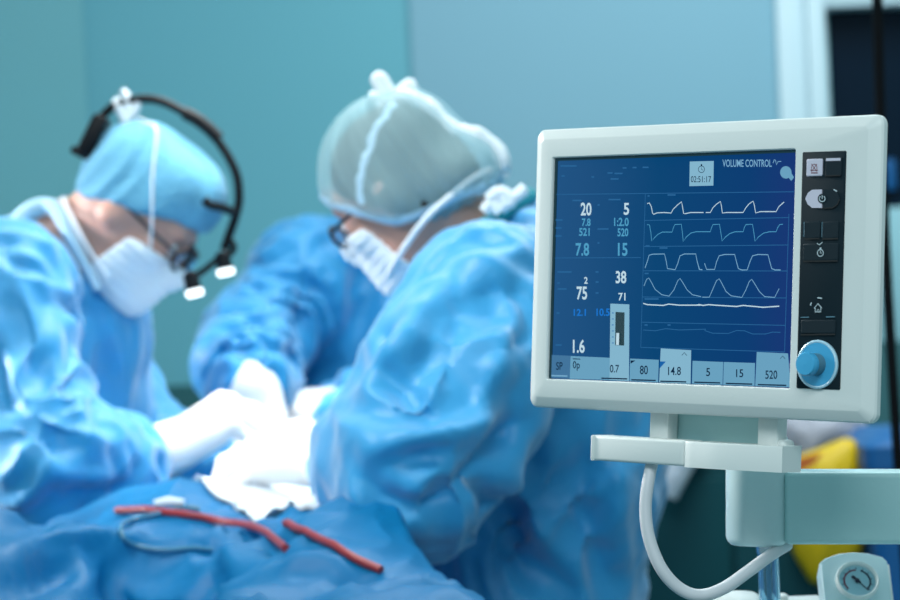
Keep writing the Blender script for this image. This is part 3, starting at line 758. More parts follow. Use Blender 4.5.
# ================================================================== OPERATING TABLE DRAPE
OUT = [(-.86, 2.45), (-.4, 2.4), (.03, 2.45), (.03, 2.62), (-.02, 2.8), (-.09, 3.02), (-.15, 3.25), (-.18, 3.5), (-.17, 3.8), (-.17, 4.0), (-.3, 4.04), (-.40, 4.0), (-.405, 3.75), (-.415, 3.55), (-.44, 3.38), (-.56, 3.16), (-.72, 3.0), (-.86, 2.85)]
def drape_top(x, y):
    q = np.stack([x, y, np.zeros_like(x)], 1)
    wp = np.stack([noise(q * 3 + 5), noise(q * 3 + 25), 0 * x], 1) * .25
    z = .985 + .05 * np.clip((y - 2.6) / .8, 0, 1)
    z += .05 * np.exp(-(((x + .36) / .15) ** 2 + ((y - 3.24) / .15) ** 2))
    z += .05 * np.exp(-(((x + .1) / .1) ** 2 + ((y - 2.85) / .25) ** 2))
    z += .06 * np.exp(-(((x + .6) / .2) ** 2 + ((y - 2.9) / .2) ** 2))
    z -= .05 * np.exp(-(((x + .36) / .12) ** 2 + ((y - 2.72) / .14) ** 2))
    a = np.stack([(x * .8 + y * .45) * 7, (-x * .45 + y * .8) * 2.2, 0 * x], 1) + wp * 5
    b_ = np.stack([(x * .5 - y * .9) * 9, (x * .9 + y * .5) * 3.5, 0 * x + 4], 1) + wp * 6
    c_ = q * 16 + wp * 9
    g_ = .35 + .65 * np.clip((3.3 - y) / .25, 0, 1)
    return z + g_ * (.030 * ridge(noise(a * .8)) + .020 * ridge(noise(b_ * .8)) + .006 * ridge(noise(c_)))
def build_drape():
    O = spline(OUT, 340, closed=True); cen = np.array([-.33, 3.1]); k = len(O); vs = []; fs = []
    tl = np.linspace(0, 1, 76) ** .85
    sk = np.concatenate([np.linspace(.02, .3, 14), np.linspace(.34, .97, 22)])
    rows = []
    for t in tl[1:]:
        p = cen + (O - cen) * t; z = drape_top(p[:, 0], p[:, 1]) - .035 * np.clip((t - .9) / .1, 0, 1) ** 2
        rows.append(np.c_[p, z])
    top = rows[-1]; ctr = (O - cen) / np.linalg.norm(O - cen, axis=1)[:, None]
    ph = np.arange(k) / k * 2 * math.pi
    for s_ in sk:
        fold = (noise(np.stack([np.cos(ph) * 7, np.sin(ph) * 7, 0 * ph + s_ * .8], 1)) * .03) * min(1, s_ * 3)
        p = O + ctr * (.012 * min(1, s_ * 20) + fold)[:, None] if not np.isscalar(fold) else O
        rows.append(np.c_[p, top[:, 2] * (1 - s_) + .02 * s_])
    vs = [np.array([cen[0], cen[1], float(drape_top(np.array([cen[0]]), np.array([cen[1]]))[0])])] + [v for r in rows for v in r]
    for j in range(k): fs.append((0, 1 + j, 1 + (j + 1) % k))
    for i in range(len(rows) - 1):
        for j in range(k):
            j2 = (j + 1) % k; a = 1 + i * k; fs.append((a + j, a + k + j, a + k + j2, a + j2))
    return np.array(vs), fs
dv, df = build_drape()
_q = [f if len(f) == 4 else (f[0], f[1], f[2], f[2]) for f in df]
dv = press_creases(dv, np.array(_q), [([(100, 548), (140, 572), (190, 586), (214, 580)], .06, 0.075), ([(212, 548), (213, 574), (214, 600)], .018, 0.045), ([(222, 545), (224, 575), (226, 600)], .02, -0.021),
    ([(0, 560), (40, 548), (90, 536), (110, 530)], .03, -0.024), ([(0, 590), (40, 578), (80, 566)], .03, 0.024), ([(20, 530), (70, 518), (110, 506)], .025, 0.018), ([(230, 520), (280, 545), (330, 560)], .022, 0.021),
    ([(215, 490), (250, 505), (290, 512)], .02, 0.018), ([(280, 575), (310, 560), (350, 572)], .022, -0.021), ([(330, 590), (350, 575), (380, 580)], .02, 0.018), ([(60, 600), (80, 575), (78, 552)], .018, -0.018)])
drape = tag(link_mesh('surgical_drape', dv, df, M['drape']), 'teal blue surgical drape heaped in folds over the operating table', 'drape')
BV = BVHTree.FromPolygons([Vector(v) for v in dv], df)
def on_drape(px, py, up=.0):
    o, v = ray(px, py); h = BV.ray_cast(o, v)
    if h[0] is None: return None
    return np.array(h[0]) + np.array((0, 0, up))
def drop(p, up):
    h = BV.ray_cast(Vector((p[0], p[1], 2)), Vector((0, 0, -1)))
    return np.array((p[0], p[1], (h[0].z if h[0] else p[2] - up) + up))
# white towel under the hands
def towel():
    c = [(-.385, 3.42), (-.19, 3.55), (-.13, 3.02), (-.235, 3.06)]
    nu, nv = 34, 44; top = []; 
    for i in range(nu):
        for j in range(nv):
            u, v = i / (nu - 1), j / (nv - 1)
            p = np.array(c[0]) * (1 - u) * (1 - v) + np.array(c[1]) * u * (1 - v) + np.array(c[2]) * u * v + np.array(c[3]) * (1 - u) * v
            p = p + .012 * np.array([math.sin(v * 9 + u * 3), math.cos(u * 7 + v * 4)])
            top.append(drop((p[0], p[1], 1), .007 + .006 * max(0, math.sin(u * 11 + v * 6))))
    n = len(top); vs = top + [p - np.array((0, 0, .004)) for p in top]; fs = []
    for i in range(nu - 1):
        for j in range(nv - 1):
            a = i * nv + j; q = (a, a + nv, a + nv + 1, a + 1); fs.append(q); fs.append(tuple(n + t for t in q[::-1]))
    return link_mesh('white_towel', vs, fs, M['white_cloth'])
tag(towel(), 'white towel spread on the drape under the gloved hands', 'towel')
def lying(pxs, r, name, m, label, cat, n=50, up=0, closed=False):
    pts = [on_drape(*p) for p in pxs]; pts = [p for p in pts if p is not None]
    q = spline(pts, n, closed); q = np.array([drop(p, r * .9 + up) for p in q])
    base = q[:, 2].copy()
    for _ in range(60):
        q[1:-1, 2] = np.maximum(q[1:-1, 2] * .3 + .7 * (q[:-2, 2] + q[2:, 2]) / 2, base[1:-1])
        q[0, 2] = max(base[0], q[1, 2] * .5 + base[0] * .5)
    o = np.array(q[len(q) // 2]); b = MB(); b.tube(q - o, r, 10, closed)
    ob = b.build(name, m); ob.location = o
    return tag(ob, label, cat)
lying([(117, 514), (150, 513), (185, 518), (215, 527), (250, 540), (286, 552)], .0046, 'red_tube', M['redtube'], 'longer red tube lying across the front of the drape', 'tube')
lying([(286, 527), (306, 535), (340, 553), (381, 574)], .0046, 'red_tube', M['redtube'], 'shorter red tube running down to the creased gown by the screen', 'tube')
lying([(200, 512), (160, 517), (128, 527), (121, 538), (138, 550), (175, 556), (212, 552)], .0030, 'clear_tube', M['bluetube'], 'thin dark clear tube looped beneath the longer red tube', 'tube')
q = on_drape(170, 513); b = MB(); b.tube([np.array((-.018, 0, 0)), np.array((.0, 0, .002)), np.array((.018, -.004, 0))], [.004, .006, .004], 12); o = b.build('tube_connector', M['white_cloth']); o.location = q + np.array((0, 0, .012)); tag(o, 'small white connector on the longer red tube', 'connector')

# ================================================================== PATIENT MONITOR
def rotv(v):
    v = np.array(v); th = np.linalg.norm(v); return Matrix.Rotation(th, 4, Vector(v / th))
MT = Matrix.Translation((0.17701202, 0.02535251, -2.10302562)) @ rotv((-0.02747651, -0.74449117, -0.02111245))
R_ = np.array(MT.to_3x3()); T_ = np.array(MT.translation)
def mon(px, py, dz=0.0):
    d = np.array([(px - 450) / FPX, (300 - py) / FPX, -1.0]); n = R_[:, 2]; o = T_ + n * dz
    s = (n @ o) / (n @ d); p = R_.T @ (d * s - T_); return np.array((p[0], p[1]))
pm = thing('patient_monitor', 'white bedside ventilator screen with dark blue display on a pale arm', 'monitor', mtx=CAM @ MT)
def rr(x0, x1, y0, y1, r, z, n=8):
    out = []
    for cx, cy, a0 in ((x1 - r, y1 - r, 0), (x0 + r, y1 - r, 90), (x0 + r, y0 + r, 180), (x1 - r, y0 + r, 270)):
        for i in range(n):
            a = math.radians(a0 + 90 * i / (n - 1)); out.append((cx + r * math.cos(a), cy + r * math.sin(a), z))
    return out
X0, X1, Y0, Y1 = -.1462, .2002, -.1172, .1176
FZ = .004
b = MB()
b.loft([rr(-.1232, .1232, -.0925, .0925, .0012, -.0005), rr(-.1236, .1236, -.0929, .0929, .0014, .0030), rr(-.1245, .1245, -.0938, .0938, .002, FZ),
        rr(X0 + .0105, X1 - .0105, Y0 + .0095, Y1 - .0095, .004, FZ), rr(X0 + .0095, X1 - .0095, Y0 + .0085, Y1 - .0085, .0045, FZ - .0003),
        rr(X0 + .0012, X1 - .0012, Y0 + .0012, Y1 - .0012, .0075, -.0012), rr(X0, X1, Y0, Y1, .008, -.003), rr(X0, X1, Y0, Y1, .008, -.0075),
        rr(X0 + .003, X1 - .003, Y0 + .003, Y1 - .003, .008, -.0105), rr(X0 + .035, X1 - .035, Y0 + .02, Y1 - .02, .01, -.04), rr(X0 + .055, X1 - .055, Y0 + .04, Y1 - .04, .01, -.058)], False, True)
b.build('housing', M['plastic'], pm, 17)
b = MB(); b.loft([rr(-.1240, .1240, -.0932, .0932, .0012, -.004), rr(-.1240, .1240, -.0932, .0932, .0012, 0)], True, True)
screen = b.build('screen', M['screen'], pm)
b = MB(); b.loft([rr(-.1205, .1232, -.0925, .0905, .0006, .0004), rr(-.1232, .1232, -.0925, .0925, .0008, .0004), rr(-.1232, .1232, -.0925, .0925, .0008, .0012), rr(-.1205, .1232, -.0925, .0905, .0006, .0012)], False, False)
b.build('gasket', M['gasket'], screen)

ZT = .0006
def quad(pts, m, name, z=ZT, t=.0003, parent=None):
    return MB().prism([mon(*p) for p in pts][::-1], z - t, z).build(name, m, parent or screen, flat=True)
def stroke(pts, w, m, name, z=ZT + .0004, parent=None, px=True):
    P2 = [mon(*p) if px else np.array(p) for p in pts]; b = MB(); hw = w / 2
    n = len(P2); Lf = []; Rt = []
    for i in range(n):
        a = P2[max(i - 1, 0)]; c = P2[min(i + 1, n - 1)]; t = c - a; t = t / (np.linalg.norm(t) + 1e-9); nn = np.array((-t[1], t[0]))
        Lf.append(P2[i] + nn * hw); Rt.append(P2[i] - nn * hw)
    vs = [(p[0], p[1], z) for p in Lf] + [(p[0], p[1], z) for p in Rt]
    b.raw(vs, [(i, n + i, n + i + 1, i + 1) for i in range(n - 1)])
    return b.build(name, m, parent or screen, flat=True)
def text_mesh(s, bold=0.0):
    cu = bpy.data.curves.new('lettering', 'FONT'); cu.body = s; cu.size = 1; cu.offset = bold; cu.resolution_u = 4
    o = bpy.data.objects.new('lettering', cu); COL.objects.link(o)
    dg = bpy.context.evaluated_depsgraph_get(); me = bpy.data.meshes.new_from_object(o.evaluated_get(dg))
    V = np.array([v.co for v in me.vertices]); Fc = [tuple(p.vertices) for p in me.polygons]
    bpy.data.objects.remove(o); bpy.data.curves.remove(cu); bpy.data.meshes.remove(me); return V, Fc
def text(s, x0, y0, x1, y1, m, name='reading', bold=.02, z=ZT + .0006, parent=None, fn=None):
    """lettering fitted into a pixel box on the plane"""
    V, Fc = text_mesh(s, bold); lo = V.min(0); hi = V.max(0)
    u = (V[:, 0] - lo[0]) / (hi[0] - lo[0]); v = (V[:, 1] - lo[1]) / (hi[1] - lo[1])
    A, B_, C_, D_ = [(fn or mon)(*p) for p in ((x0, y1), (x1, y1), (x1, y0), (x0, y0))]
    Pp = A[None] * ((1 - u) * (1 - v))[:, None] + B_[None] * (u * (1 - v))[:, None] + C_[None] * (u * v)[:, None] + D_[None] * ((1 - u) * v)[:, None]
    b = MB(); b.raw(np.c_[Pp, np.full(len(V), z)], Fc); return b.build(name, m, parent or screen, flat=True)
sw, st, sb, sf, sl = M['s_white'], M['s_teal'], M['s_blue'], M['s_faint'], M['s_line']
for s, x0, y0, x1, y1, m in (
    ('20', 581.6, 202.7, 592.4, 215.7, sw), ('5', 624.6, 203, 630, 215, sw), ('7.8', 582.8, 218.5, 591.5, 226.2, st), ('1:2.0', 615, 217.8, 629.6, 226.2, st),
    ('521', 580, 228, 590.6, 236, st), ('520', 618.4, 228.3, 629.2, 236.5, st), ('7.8', 576.6, 243, 590, 256, st), ('15', 618.8, 243, 628.4, 256, st),
    ('38', 616.6, 271, 627.2, 283.5, sw), ('2', 585, 277, 588.6, 283.8, sw), ('75', 577.6, 286.6, 588, 299.8, sw), ('71', 619.3, 293, 626.4, 300.6, sw),
    ('12.1', 574.6, 309, 586.8, 316, sb), ('10.5', 597.4, 308.5, 610.6, 316, sb), ('1.6', 573.8, 339.5, 585.6, 353, sw),
    ('VOLUME CONTROL', 723.4, 159.6, 772.6, 167, sl)):
    text(s, x0, y0, x1, y1, m, 'mode_title' if len(s) > 8 else 'reading', .012 if len(s) > 8 else .022)
# tiles along the bottom
td = M['s_tile']; tl_ = M['s_tile2']; sd = M['s_dark']
quad([(549.8, 354.8), (570.6, 355.8), (570, 378.6), (549.3, 377.8)], M['s_tiled'], 'tile')
quad([(571, 356), (610.4, 357.8), (609.8, 380), (570.2, 378.8)], td, 'tile')
quad([(610.8, 303.6), (629.6, 304.4), (629.2, 381), (610, 380.2)], tl_, 'bar_tile')
quad([(630.6, 358.6), (659, 359.8), (658.4, 382.4), (630, 381)], td, 'tile')
quad([(661.2, 348.4), (691.4, 350.2), (690.8, 383.8), (659.6, 382.4)], tl_, 'tile')
quad([(693, 360.8), (723.4, 362), (722.8, 384.8), (692.4, 383.6)], td, 'tile')
quad([(724.2, 362), (755.2, 363), (754.8, 386), (723.6, 384.8)], td, 'tile')
quad([(757.2, 352), (788.2, 353.4), (791.2, 387.2), (755.6, 386)], td, 'tile')
for s, x0, y0, x1, y1 in (('SP', 557, 362, 563.6, 370), ('0p', 573.8, 361, 580.8, 370.8), ('0.7', 610.8, 364.8, 620, 372.6), ('80', 640.8, 365.5, 648.8, 374.4), ('14.8', 669, 366.8, 681.8, 375.2),
                          ('5', 707, 368, 711, 376.2), ('15', 737, 369.3, 744.2, 377.3), ('520', 766.2, 370.4, 778.2, 379)):
    text(s, x0, y0, x1, y1, sd, 'tile_reading', .012)
for x0, x1, y in ((552, 568, 375.6), (602, 628, 378.2), (632, 656.5, 379.8), (661, 687, 381.2), (695, 721, 382.2), (726.5, 753, 383.4), (758.5, 787, 384.6)):
    stroke([(x0, y), (x1, y + (x1 - x0) * .028)], .0011, sd if x0 > 560 else sl, 'tile_underline')
quad([(660.6, 361.4), (666.4, 361.6), (660.4, 368.2)], M['s_mid'], 'tile_flag', ZT + .0004)
quad([(631.4, 360.4), (636, 360.6), (631.4, 363.6)], sd, 'tile_flag', ZT + .0004)
stroke([(682.6, 355.4), (685, 352.6), (687.6, 355.6)], .0005, sd, 'tab_arrow'); stroke([(781, 358.8), (783.4, 356), (786, 359)], .0005, sd, 'tab_arrow')
stroke([(573.6, 358.8), (581, 359.2)], .0007, sd, 'tile_mark')
quad([(616.2, 312), (625, 312.4), (624.6, 345.6), (615.8, 345.2)], M['gasket'], 'bar_track', ZT + .0003)
quad([(617.2, 333), (619.9, 333.1), (619.6, 345), (616.9, 344.9)], sw, 'bar_level', ZT + .0006)
for k in range(6): stroke([(612.6, 313 + k * 6), (614.6, 313 + k * 6)], .0006, M['s_mid'], 'bar_scale_mark', ZT + .0004)
# header
quad([(690.2, 161.6), (714, 161), (713.6, 185.6), (689.8, 186.2)], tl_, 'clock_tile')
text('02:51:17', 691.8, 176.2, 712, 182.4, sd, 'clock_reading', .004)
ck = [(702.2 + 3.1 * math.cos(a), 169.4 + 3.3 * math.sin(a)) for a in np.linspace(0, 2 * math.pi, 22)]
stroke(ck, .0005, sd, 'clock_icon'); stroke([(702.2, 164.2), (702.2, 166)], .0014, sd, 'clock_icon'); stroke([(702.2, 167.5), (702.2, 169.4), (704, 170.3)], .0004, sd, 'clock_icon')
stroke([(773.8, 163.2), (775, 159.6), (776.2, 160.4), (777.4, 165), (778.8, 161.6), (782, 161.6)], .0006, sl, 'wave_icon')
c_ = [(786.2 + 5.6 * math.cos(a), 172.4 + 6.2 * math.sin(a)) for a in np.linspace(0, 2 * math.pi, 26, endpoint=False)]
quad(c_, td, 'alarm_badge'); quad([(788.2, 176.6), (791.4, 172.6), (794.4, 177.4), (791.6, 180.8)], td, 'alarm_badge', ZT + .0001)
# grid and traces
for pts in ([(551.5, 194.6), (795, 191.8)], [(645.8, 193.6), (641.2, 347.6)], [(789.4, 214), (785, 352)], [(645, 220.5), (789, 217.6)], [(644.5, 246.6), (788, 245)], [(643.7, 270.8), (787.4, 271)],
            [(643, 297), (786.6, 298)], [(642.2, 322.2), (785.8, 325.4)], [(641.2, 347.4), (784.8, 352)], [(553, 258), (641, 257.6)]):
    stroke(pts, .00055, sf, 'grid_line', ZT)
Z1 = lambda L: [(640 + x / 5.625, 150 + y / 5.625) for x, y in L]
ZA = lambda L: [(520 + x / 3.75, 250 + y / 3.75) for x, y in L]
ZB = lambda L: [(700 + x / 3.75, 250 + y / 3.75) for x, y in L]
for L_, w, m in (
    (Z1([(45, 302), (57, 298), (68, 318), (75, 355), (82, 362), (100, 354), (140, 352), (180, 355), (190, 335), (215, 310), (238, 292), (243, 315), (250, 358), (262, 358), (290, 352), (362, 352)]), .0007, sw),
    (Z1([(375, 352), (400, 352), (415, 325), (435, 305), (457, 290), (462, 312), (468, 355), (490, 352), (585, 352), (600, 325), (620, 302), (641, 288), (648, 312), (655, 355), (680, 347), (770, 347), (785, 320), (815, 293)]), .0007, sw),
    (Z1([(45, 420), (58, 422), (66, 465), (70, 512), (85, 495), (105, 475), (130, 462), (185, 462), (192, 440), (200, 420), (237, 418), (243, 465), (248, 515), (265, 490), (290, 468), (320, 460), (400, 460), (408, 435), (415, 420), (452, 418), (460, 470), (467, 513), (485, 490), (510, 470), (540, 460), (585, 460), (592, 435), (600, 420), (637, 418), (645, 465), (652, 515), (670, 490), (700, 468), (735, 460), (770, 460), (780, 435), (790, 420), (808, 418)]), .0006, st),
    (ZA([(472, 68), (480, 45), (487, 20), (500, 16), (545, 15), (552, 45), (556, 70), (585, 74), (595, 50), (603, 22), (620, 15), (662, 15), (668, 45), (676, 72), (685, 75)]), .0007, sl),
    (ZB([(-4, 55), (0, 73), (12, 74)]), .0007, sl),
    (ZB([(20, 50), (28, 73), (58, 73), (65, 45), (75, 22), (95, 17), (133, 17), (140, 45), (147, 70), (160, 75), (180, 75), (190, 45), (200, 22), (220, 17), (258, 18), (265, 45), (272, 70), (285, 75), (305, 75)]), .0007, sl),
    (ZA([(468, 135), (478, 110), (486, 105), (495, 120), (510, 148), (535, 168), (562, 173), (580, 150), (595, 115), (603, 107), (612, 120), (630, 150), (650, 168), (682, 175)]), .0006, sl),
    (ZB([(12, 177), (38, 177), (52, 145), (65, 115), (75, 108), (85, 125), (100, 155), (120, 172), (160, 178), (175, 150), (188, 118), (197, 110), (207, 125), (225, 155), (245, 175), (283, 178), (300, 145)]), .0006, sl),
    (ZA([(465, 200), (480, 205), (540, 208), (560, 203), (600, 207), (680, 207)]), .0009, sw), (ZB([(-12, 207), (0, 205), (15, 208), (35, 205), (60, 207), (140, 212), (165, 208), (240, 215), (300, 211)]), .0009, sw),
    (ZA([(465, 300), (510, 303), (550, 295), (600, 300), (700, 297)]) + ZB([(20, 302), (50, 312), (110, 313), (140, 302), (170, 303), (200, 315), (250, 315), (275, 308), (305, 309)]), .0006, sf)):
    stroke(L_, w, m, 'waveform', ZT + .0005)
# faint captions, too small to read in the photo
for x, y, w_ in ((553, 236, 9), (553, 203, 1.5), (573, 200.5, 9), (609, 199.6, 12), (553, 220, 10), (553, 228, 9), (598, 229, 11), (598, 205, 2), (598, 243, 2), (558, 272, 14), (558, 283, 2), (558, 289, 9), (596, 272, 3), (596, 282, 3), (596, 293, 3), (557, 313, 3), (556, 345, 6), (561, 166, 16), (562, 176, 3), (592, 177, 2.5), (608, 173, 5), (615, 173.5, 8), (623, 168, 4), (633, 167.6, 4), (643, 167.4, 6), (611, 179, 8), (668, 195, 8), (648, 196, 2), (646, 246, 4), (660, 248, 8), (645, 273.5, 4), (645, 299, 14), (645, 325, 3), (668, 325, 3)):
    stroke([(x, y), (x + w_, y)], .0012, sf, 'caption', ZT)

# key strip
cp = MB(); a_, b_, c2, d_ = mon(803, 152, FZ), mon(848, 151, FZ), mon(839, 390, FZ), mon(797, 388, FZ)
px0, px1, py0, py1 = (a_[0] + d_[0]) / 2, (b_[0] + c2[0]) / 2, (c2[1] + d_[1]) / 2, (a_[1] + b_[1]) / 2
cp.loft([rr(px0, px1, py0, py1, .0012, -.004), rr(px0, px1, py0, py1, .0012, FZ + .0006), rr(px0 + .0006, px1 - .0006, py0 + .0006, py1 - .0006, .0012, FZ + .001)], True, True)
panel = cp.build('control_panel', M['panel'], pm)
PZ = FZ + .001
monp = lambda px, py: mon(px, py, PZ)
def key(x0, y0, x1, y1, m, name='key', h=.0012, r=.0012):
    A, C_ = monp(x0, y0), monp(x1, y1)
    b = MB(); b.loft([rr(A[0], C_[0], C_[1], A[1], r, PZ - .0004), rr(A[0], C_[0], C_[1], A[1], r, PZ + h * .7), rr(A[0] + .0005, C_[0] - .0005, C_[1] + .0005, A[1] - .0005, r, PZ + h)], True, True)
    return b.build(name, m, panel, 30)
def pstroke(pts, w, m, name, z=PZ + .0014): return stroke([monp(*p) for p in pts], w, m, name, z, panel, False)
key(807.4, 159.2, 822.8, 176, M['keylight'], 'alarm_silence_key')
bell = [(815.2 + 2.7 * math.cos(a), 167.2 + 2.9 * math.sin(a)) for a in np.linspace(math.pi, 2 * math.pi, 12)]
pstroke([(811.6, 170.4)] + [(812.4, 169.8)] + bell + [(818, 169.8), (818.8, 170.4), (811.6, 170.4)], .0005, M['redicon'], 'bell_icon'); pstroke([(812.4, 164), (818, 171.8)], .0005, M['redicon'], 'bell_icon'); pstroke([(818, 164), (812.4, 171.8)], .0005, M['redicon'], 'bell_icon')
pstroke([(812, 173), (818.6, 173)], .0008, M['redicon'], 'bell_icon')
key(826.4, 157.2, 842, 176.4, M['key']); pstroke([(827, 159.8), (841.6, 159.4)], .0021, M['keylight'], 'key_light'); pstroke([(826, 176), (841.4, 175.4)], .001, M['keyedge'], 'key_edge')
pts = [(822.6, 189.6), (813, 189.8), (808.6, 193), (806, 198.8), (808.4, 204.4), (813, 208), (822.6, 208)]
MB().prism([monp(*p) for p in pts], PZ - .0004, PZ + .0011).build('standby_key', M['keylight'], panel)
pts = [(823.4, 189.6), (833, 189.4), (838, 192.6), (840.6, 198.4), (838, 204), (833, 207.6), (823.4, 208)]
MB().prism([monp(*p) for p in pts], PZ - .0004, PZ + .0011).build('start_key', M['key'], panel)
pstroke([(823.6, 208.4), (833.4, 208), (838.4, 204.6), (840.6, 199.4)], .0009, M['keyedge'], 'key_edge'); pstroke([(834.6, 189.6), (838, 191.4)], .0008, M['iconpale'], 'key_mark')
def power(cx, cy, r, m):
    pstroke([(cx + r * math.sin(a), cy - r * math.cos(a)) for a in np.linspace(.6, 2 * math.pi - .6, 18)], .0007, m, 'power_icon'); pstroke([(cx, cy - r - .6), (cx, cy)], .0007, m, 'power_icon')
MB().prism([monp(823.2 + 4.6 * math.cos(t), 198.8 + 5 * math.sin(t)) for t in np.linspace(0, 2 * math.pi, 24, endpoint=False)][::-1], PZ - .0002, PZ + .00125).build('icon_disc', M['key'], panel)
power(823.2, 198.8, 2.9, M['iconpale'])
for x0, x1 in ((805.4, 820.6), (823.4, 838.8)):
    key(x0, 221.6, x1, 238.4, M['key']); pstroke([(x0, 239), (x1, 238.6)], .0012, M['keyedge'], 'key_edge'); pstroke([(x0 - .2, 222), (x0 - .5, 237)], .0005, M['knobshaft'], 'key_mark')
key(804, 243.6, 838.6, 260.8, M['key']); pstroke([(804, 261.4), (838.4, 261)], .0012, M['keyedge'], 'key_edge')
pstroke([(821.4 + 3 * math.sin(a), 253 - 3.4 * math.cos(a)) for a in np.linspace(0, 2 * math.pi, 18)], .0007, M['iconpale'], 'clock_icon'); pstroke([(821.6, 247.6), (821.5, 249.4)], .0016, M['iconpale'], 'clock_icon'); pstroke([(821.4, 250.8), (821.4, 253.2), (823, 253.2)], .0006, M['iconpale'], 'clock_icon')
pstroke([(818, 243.4), (820.4, 245), (823.6, 242.2)], .0006, M['iconpale'], 'key_mark')
pstroke([(815.2, 308.4), (819, 303.6), (822.8, 308.2)], .0007, M['iconpale'], 'home_icon'); pstroke([(816.2, 308), (816.2, 312), (821.8, 312), (821.8, 308)], .0007, M['iconpale'], 'home_icon'); pstroke([(818.2, 312), (818.2, 309.4), (820, 309.4), (820, 312)], .0005, M['iconpale'], 'home_icon')
pstroke([(811.4, 305.4), (812.4, 302.6)], .001, M['iconpale'], 'key_mark'); pstroke([(818.4, 297.8), (823, 298.4)], .0009, M['iconpale'], 'key_mark')
pstroke([(801.6, 317.4), (810, 317.2)], .0007, M['knobshaft'], 'key_mark'); pstroke([(827, 317), (836, 316.8)], .0008, M['knobshaft'], 'key_mark')
key(802, 319.6, 836, 334, M['key']); pstroke([(801.6, 334.8), (836, 334.4)], .0012, M['keyedge'], 'key_edge')
# rotary knob
kc = monp(818, 364.4); kx, ky = float(kc[0]), float(kc[1])
MB().lathe([(.0188, PZ - .0005), (.0188, PZ + .0016), (.0176, PZ + .0022), (.0165, PZ + .0016)], 48, Matrix.Translation((kx, ky, 0))).build('knob_ring', M['knobring'], panel)
knob = MB().lathe([(.0166, PZ - .0005), (.0166, PZ + .0018), (.008, PZ + .0020), (.0001, PZ + .0020)], 48, Matrix.Translation((kx, ky, 0))).build('knob_base', M['knob'], panel)
MB().lathe([(.0086, PZ + .001), (.0084, PZ + .0105)], 40, Matrix.Translation((kx, ky, 0))).build('knob_shaft', M['knobshaft'], panel)
MB().lathe([(.0085, PZ + .0105), (.0091, PZ + .0115), (.0091, PZ + .0165), (.0082, PZ + .0178), (.0001, PZ + .0181)], 40, Matrix.Translation((kx, ky, 0))).build('knob_cap', M['knob'], panel)

# grip rail and mounting bracket under the screen
zf = .004
xl = mon(591, 448, zf)[0]; xs = mon(683.5, 450, zf)[0]; xr = mon(771, 455, zf)[0]
yt = mon(684, 440.5, zf)[1]; yb = mon(684, 466.4, zf)[1]
b = MB(); b.box(((xl + xs) / 2, (yt + yb) / 2, zf - .014), (xs - xl, yt - yb, .028), None, .0025, 3); b.build('grip_rail', M['plastic'], pm)
b = MB(); b.box((xl + .0016, (yt + yb) / 2, zf - .0135), (.0035, yt - yb + .0006, .029), None, .0014, 2); b.build('rail_end_cap', M['plastic'], pm)
pf = [(xs + .0004, zf - .001)]
for t in np.linspace(0, 1, 14): pf.append((xs + .002 + (xr - xs) * t, zf - .0002 - .012 * max(0, (t - .28) / .72) ** 1.3))
pf += [(xr + .002, -.034), (xs + .0004, -.034)]
MT2 = Matrix(((1, 0, 0, 0), (0, 0, 1, 0), (0, 1, 0, 0), (0, 0, 0, 1)))
b = MB(); b.loft([[(x, yb - .0006, z) for x, z in pf], [(x, yb + .0008, z + .0) for x, z in pf], [(x, yt - .002, z) for x, z in pf], [(x, yt - .0006, z - .0008) for x, z in pf]], True, True); b.build('rail_hub', M['plastic'], pm, 40)
for x0, x1 in ((650, 668.5), (758, 778)):
    a = mon(x0, 430, -.02)[0]; c = mon(x1, 430, -.02)[0]
    b = MB(); b.box(((a + c) / 2, -.128, -.026), (c - a, .036, .014), None, .0015); b.build('bracket_post', M['plastic'], pm)
a = mon(664, 430, -.034)[0]; c = mon(768, 430, -.034)[0]
b = MB(); b.box(((a + c) / 2, -.126, -.038), (c - a, .04, .008), None, .0015); b.build('bracket_plate', M['plastic_arm'], pm)
b = MB(); LB = mon(780, 454, -.02); LBx = float(LB[0]); b.box((LBx - .001, (yt + yb) / 2 + .0015, -.028), (.010, .026, .016), None, .004, 3); b.build('latch_block', M['plastic'], pm)
b = MB(); b.box((LBx + .0042, (yt + yb) / 2 - .004, -.027), (.001, .003, .012)); b.build('latch_slot', M['gasket'], pm)

# ================================================================== SUPPORT ARM AND THE CART IT STANDS ON
DA = 2.16
def cp3(px, py, d): return np.array([(px - 450) / FPX * d, (300 - py) / FPX * d, -d])
CART_T = .93
pe = W(1120, 505, DA); arm = thing('support_arm', 'pale sea-green swivel arm under the screen, running off to the right', 'monitor arm', (pe[0], pe[1], CART_T))
def shift(b, root):
    for v in b.bm.verts: v.co -= root.location
    return b
a0, a1 = cp3(730, 546, DA), cp3(792, 438, DA); rcx = (a0[0] + a1[0]) / 2; hw = (a1[0] - a0[0]) / 2
def plan(r, k, y, z0=-DA - .03):
    out = []
    for i in range(40):
        t = 2 * math.pi * i / 40; c, s_ = math.cos(t), math.sin(t)
        out.append(CAM @ Vector((rcx + (hw * k) * math.copysign(abs(c) ** .85, c), y, z0 + .03 * k * math.copysign(abs(s_) ** .85, s_))))
    return out
yb_, yt_ = a0[1], a1[1]
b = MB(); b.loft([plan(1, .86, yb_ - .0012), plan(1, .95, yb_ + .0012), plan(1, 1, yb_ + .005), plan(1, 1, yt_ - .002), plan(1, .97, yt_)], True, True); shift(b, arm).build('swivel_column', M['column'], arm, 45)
p0 = cp3(786, 545.5, DA); p1 = cp3(1150, 472.5, DA)
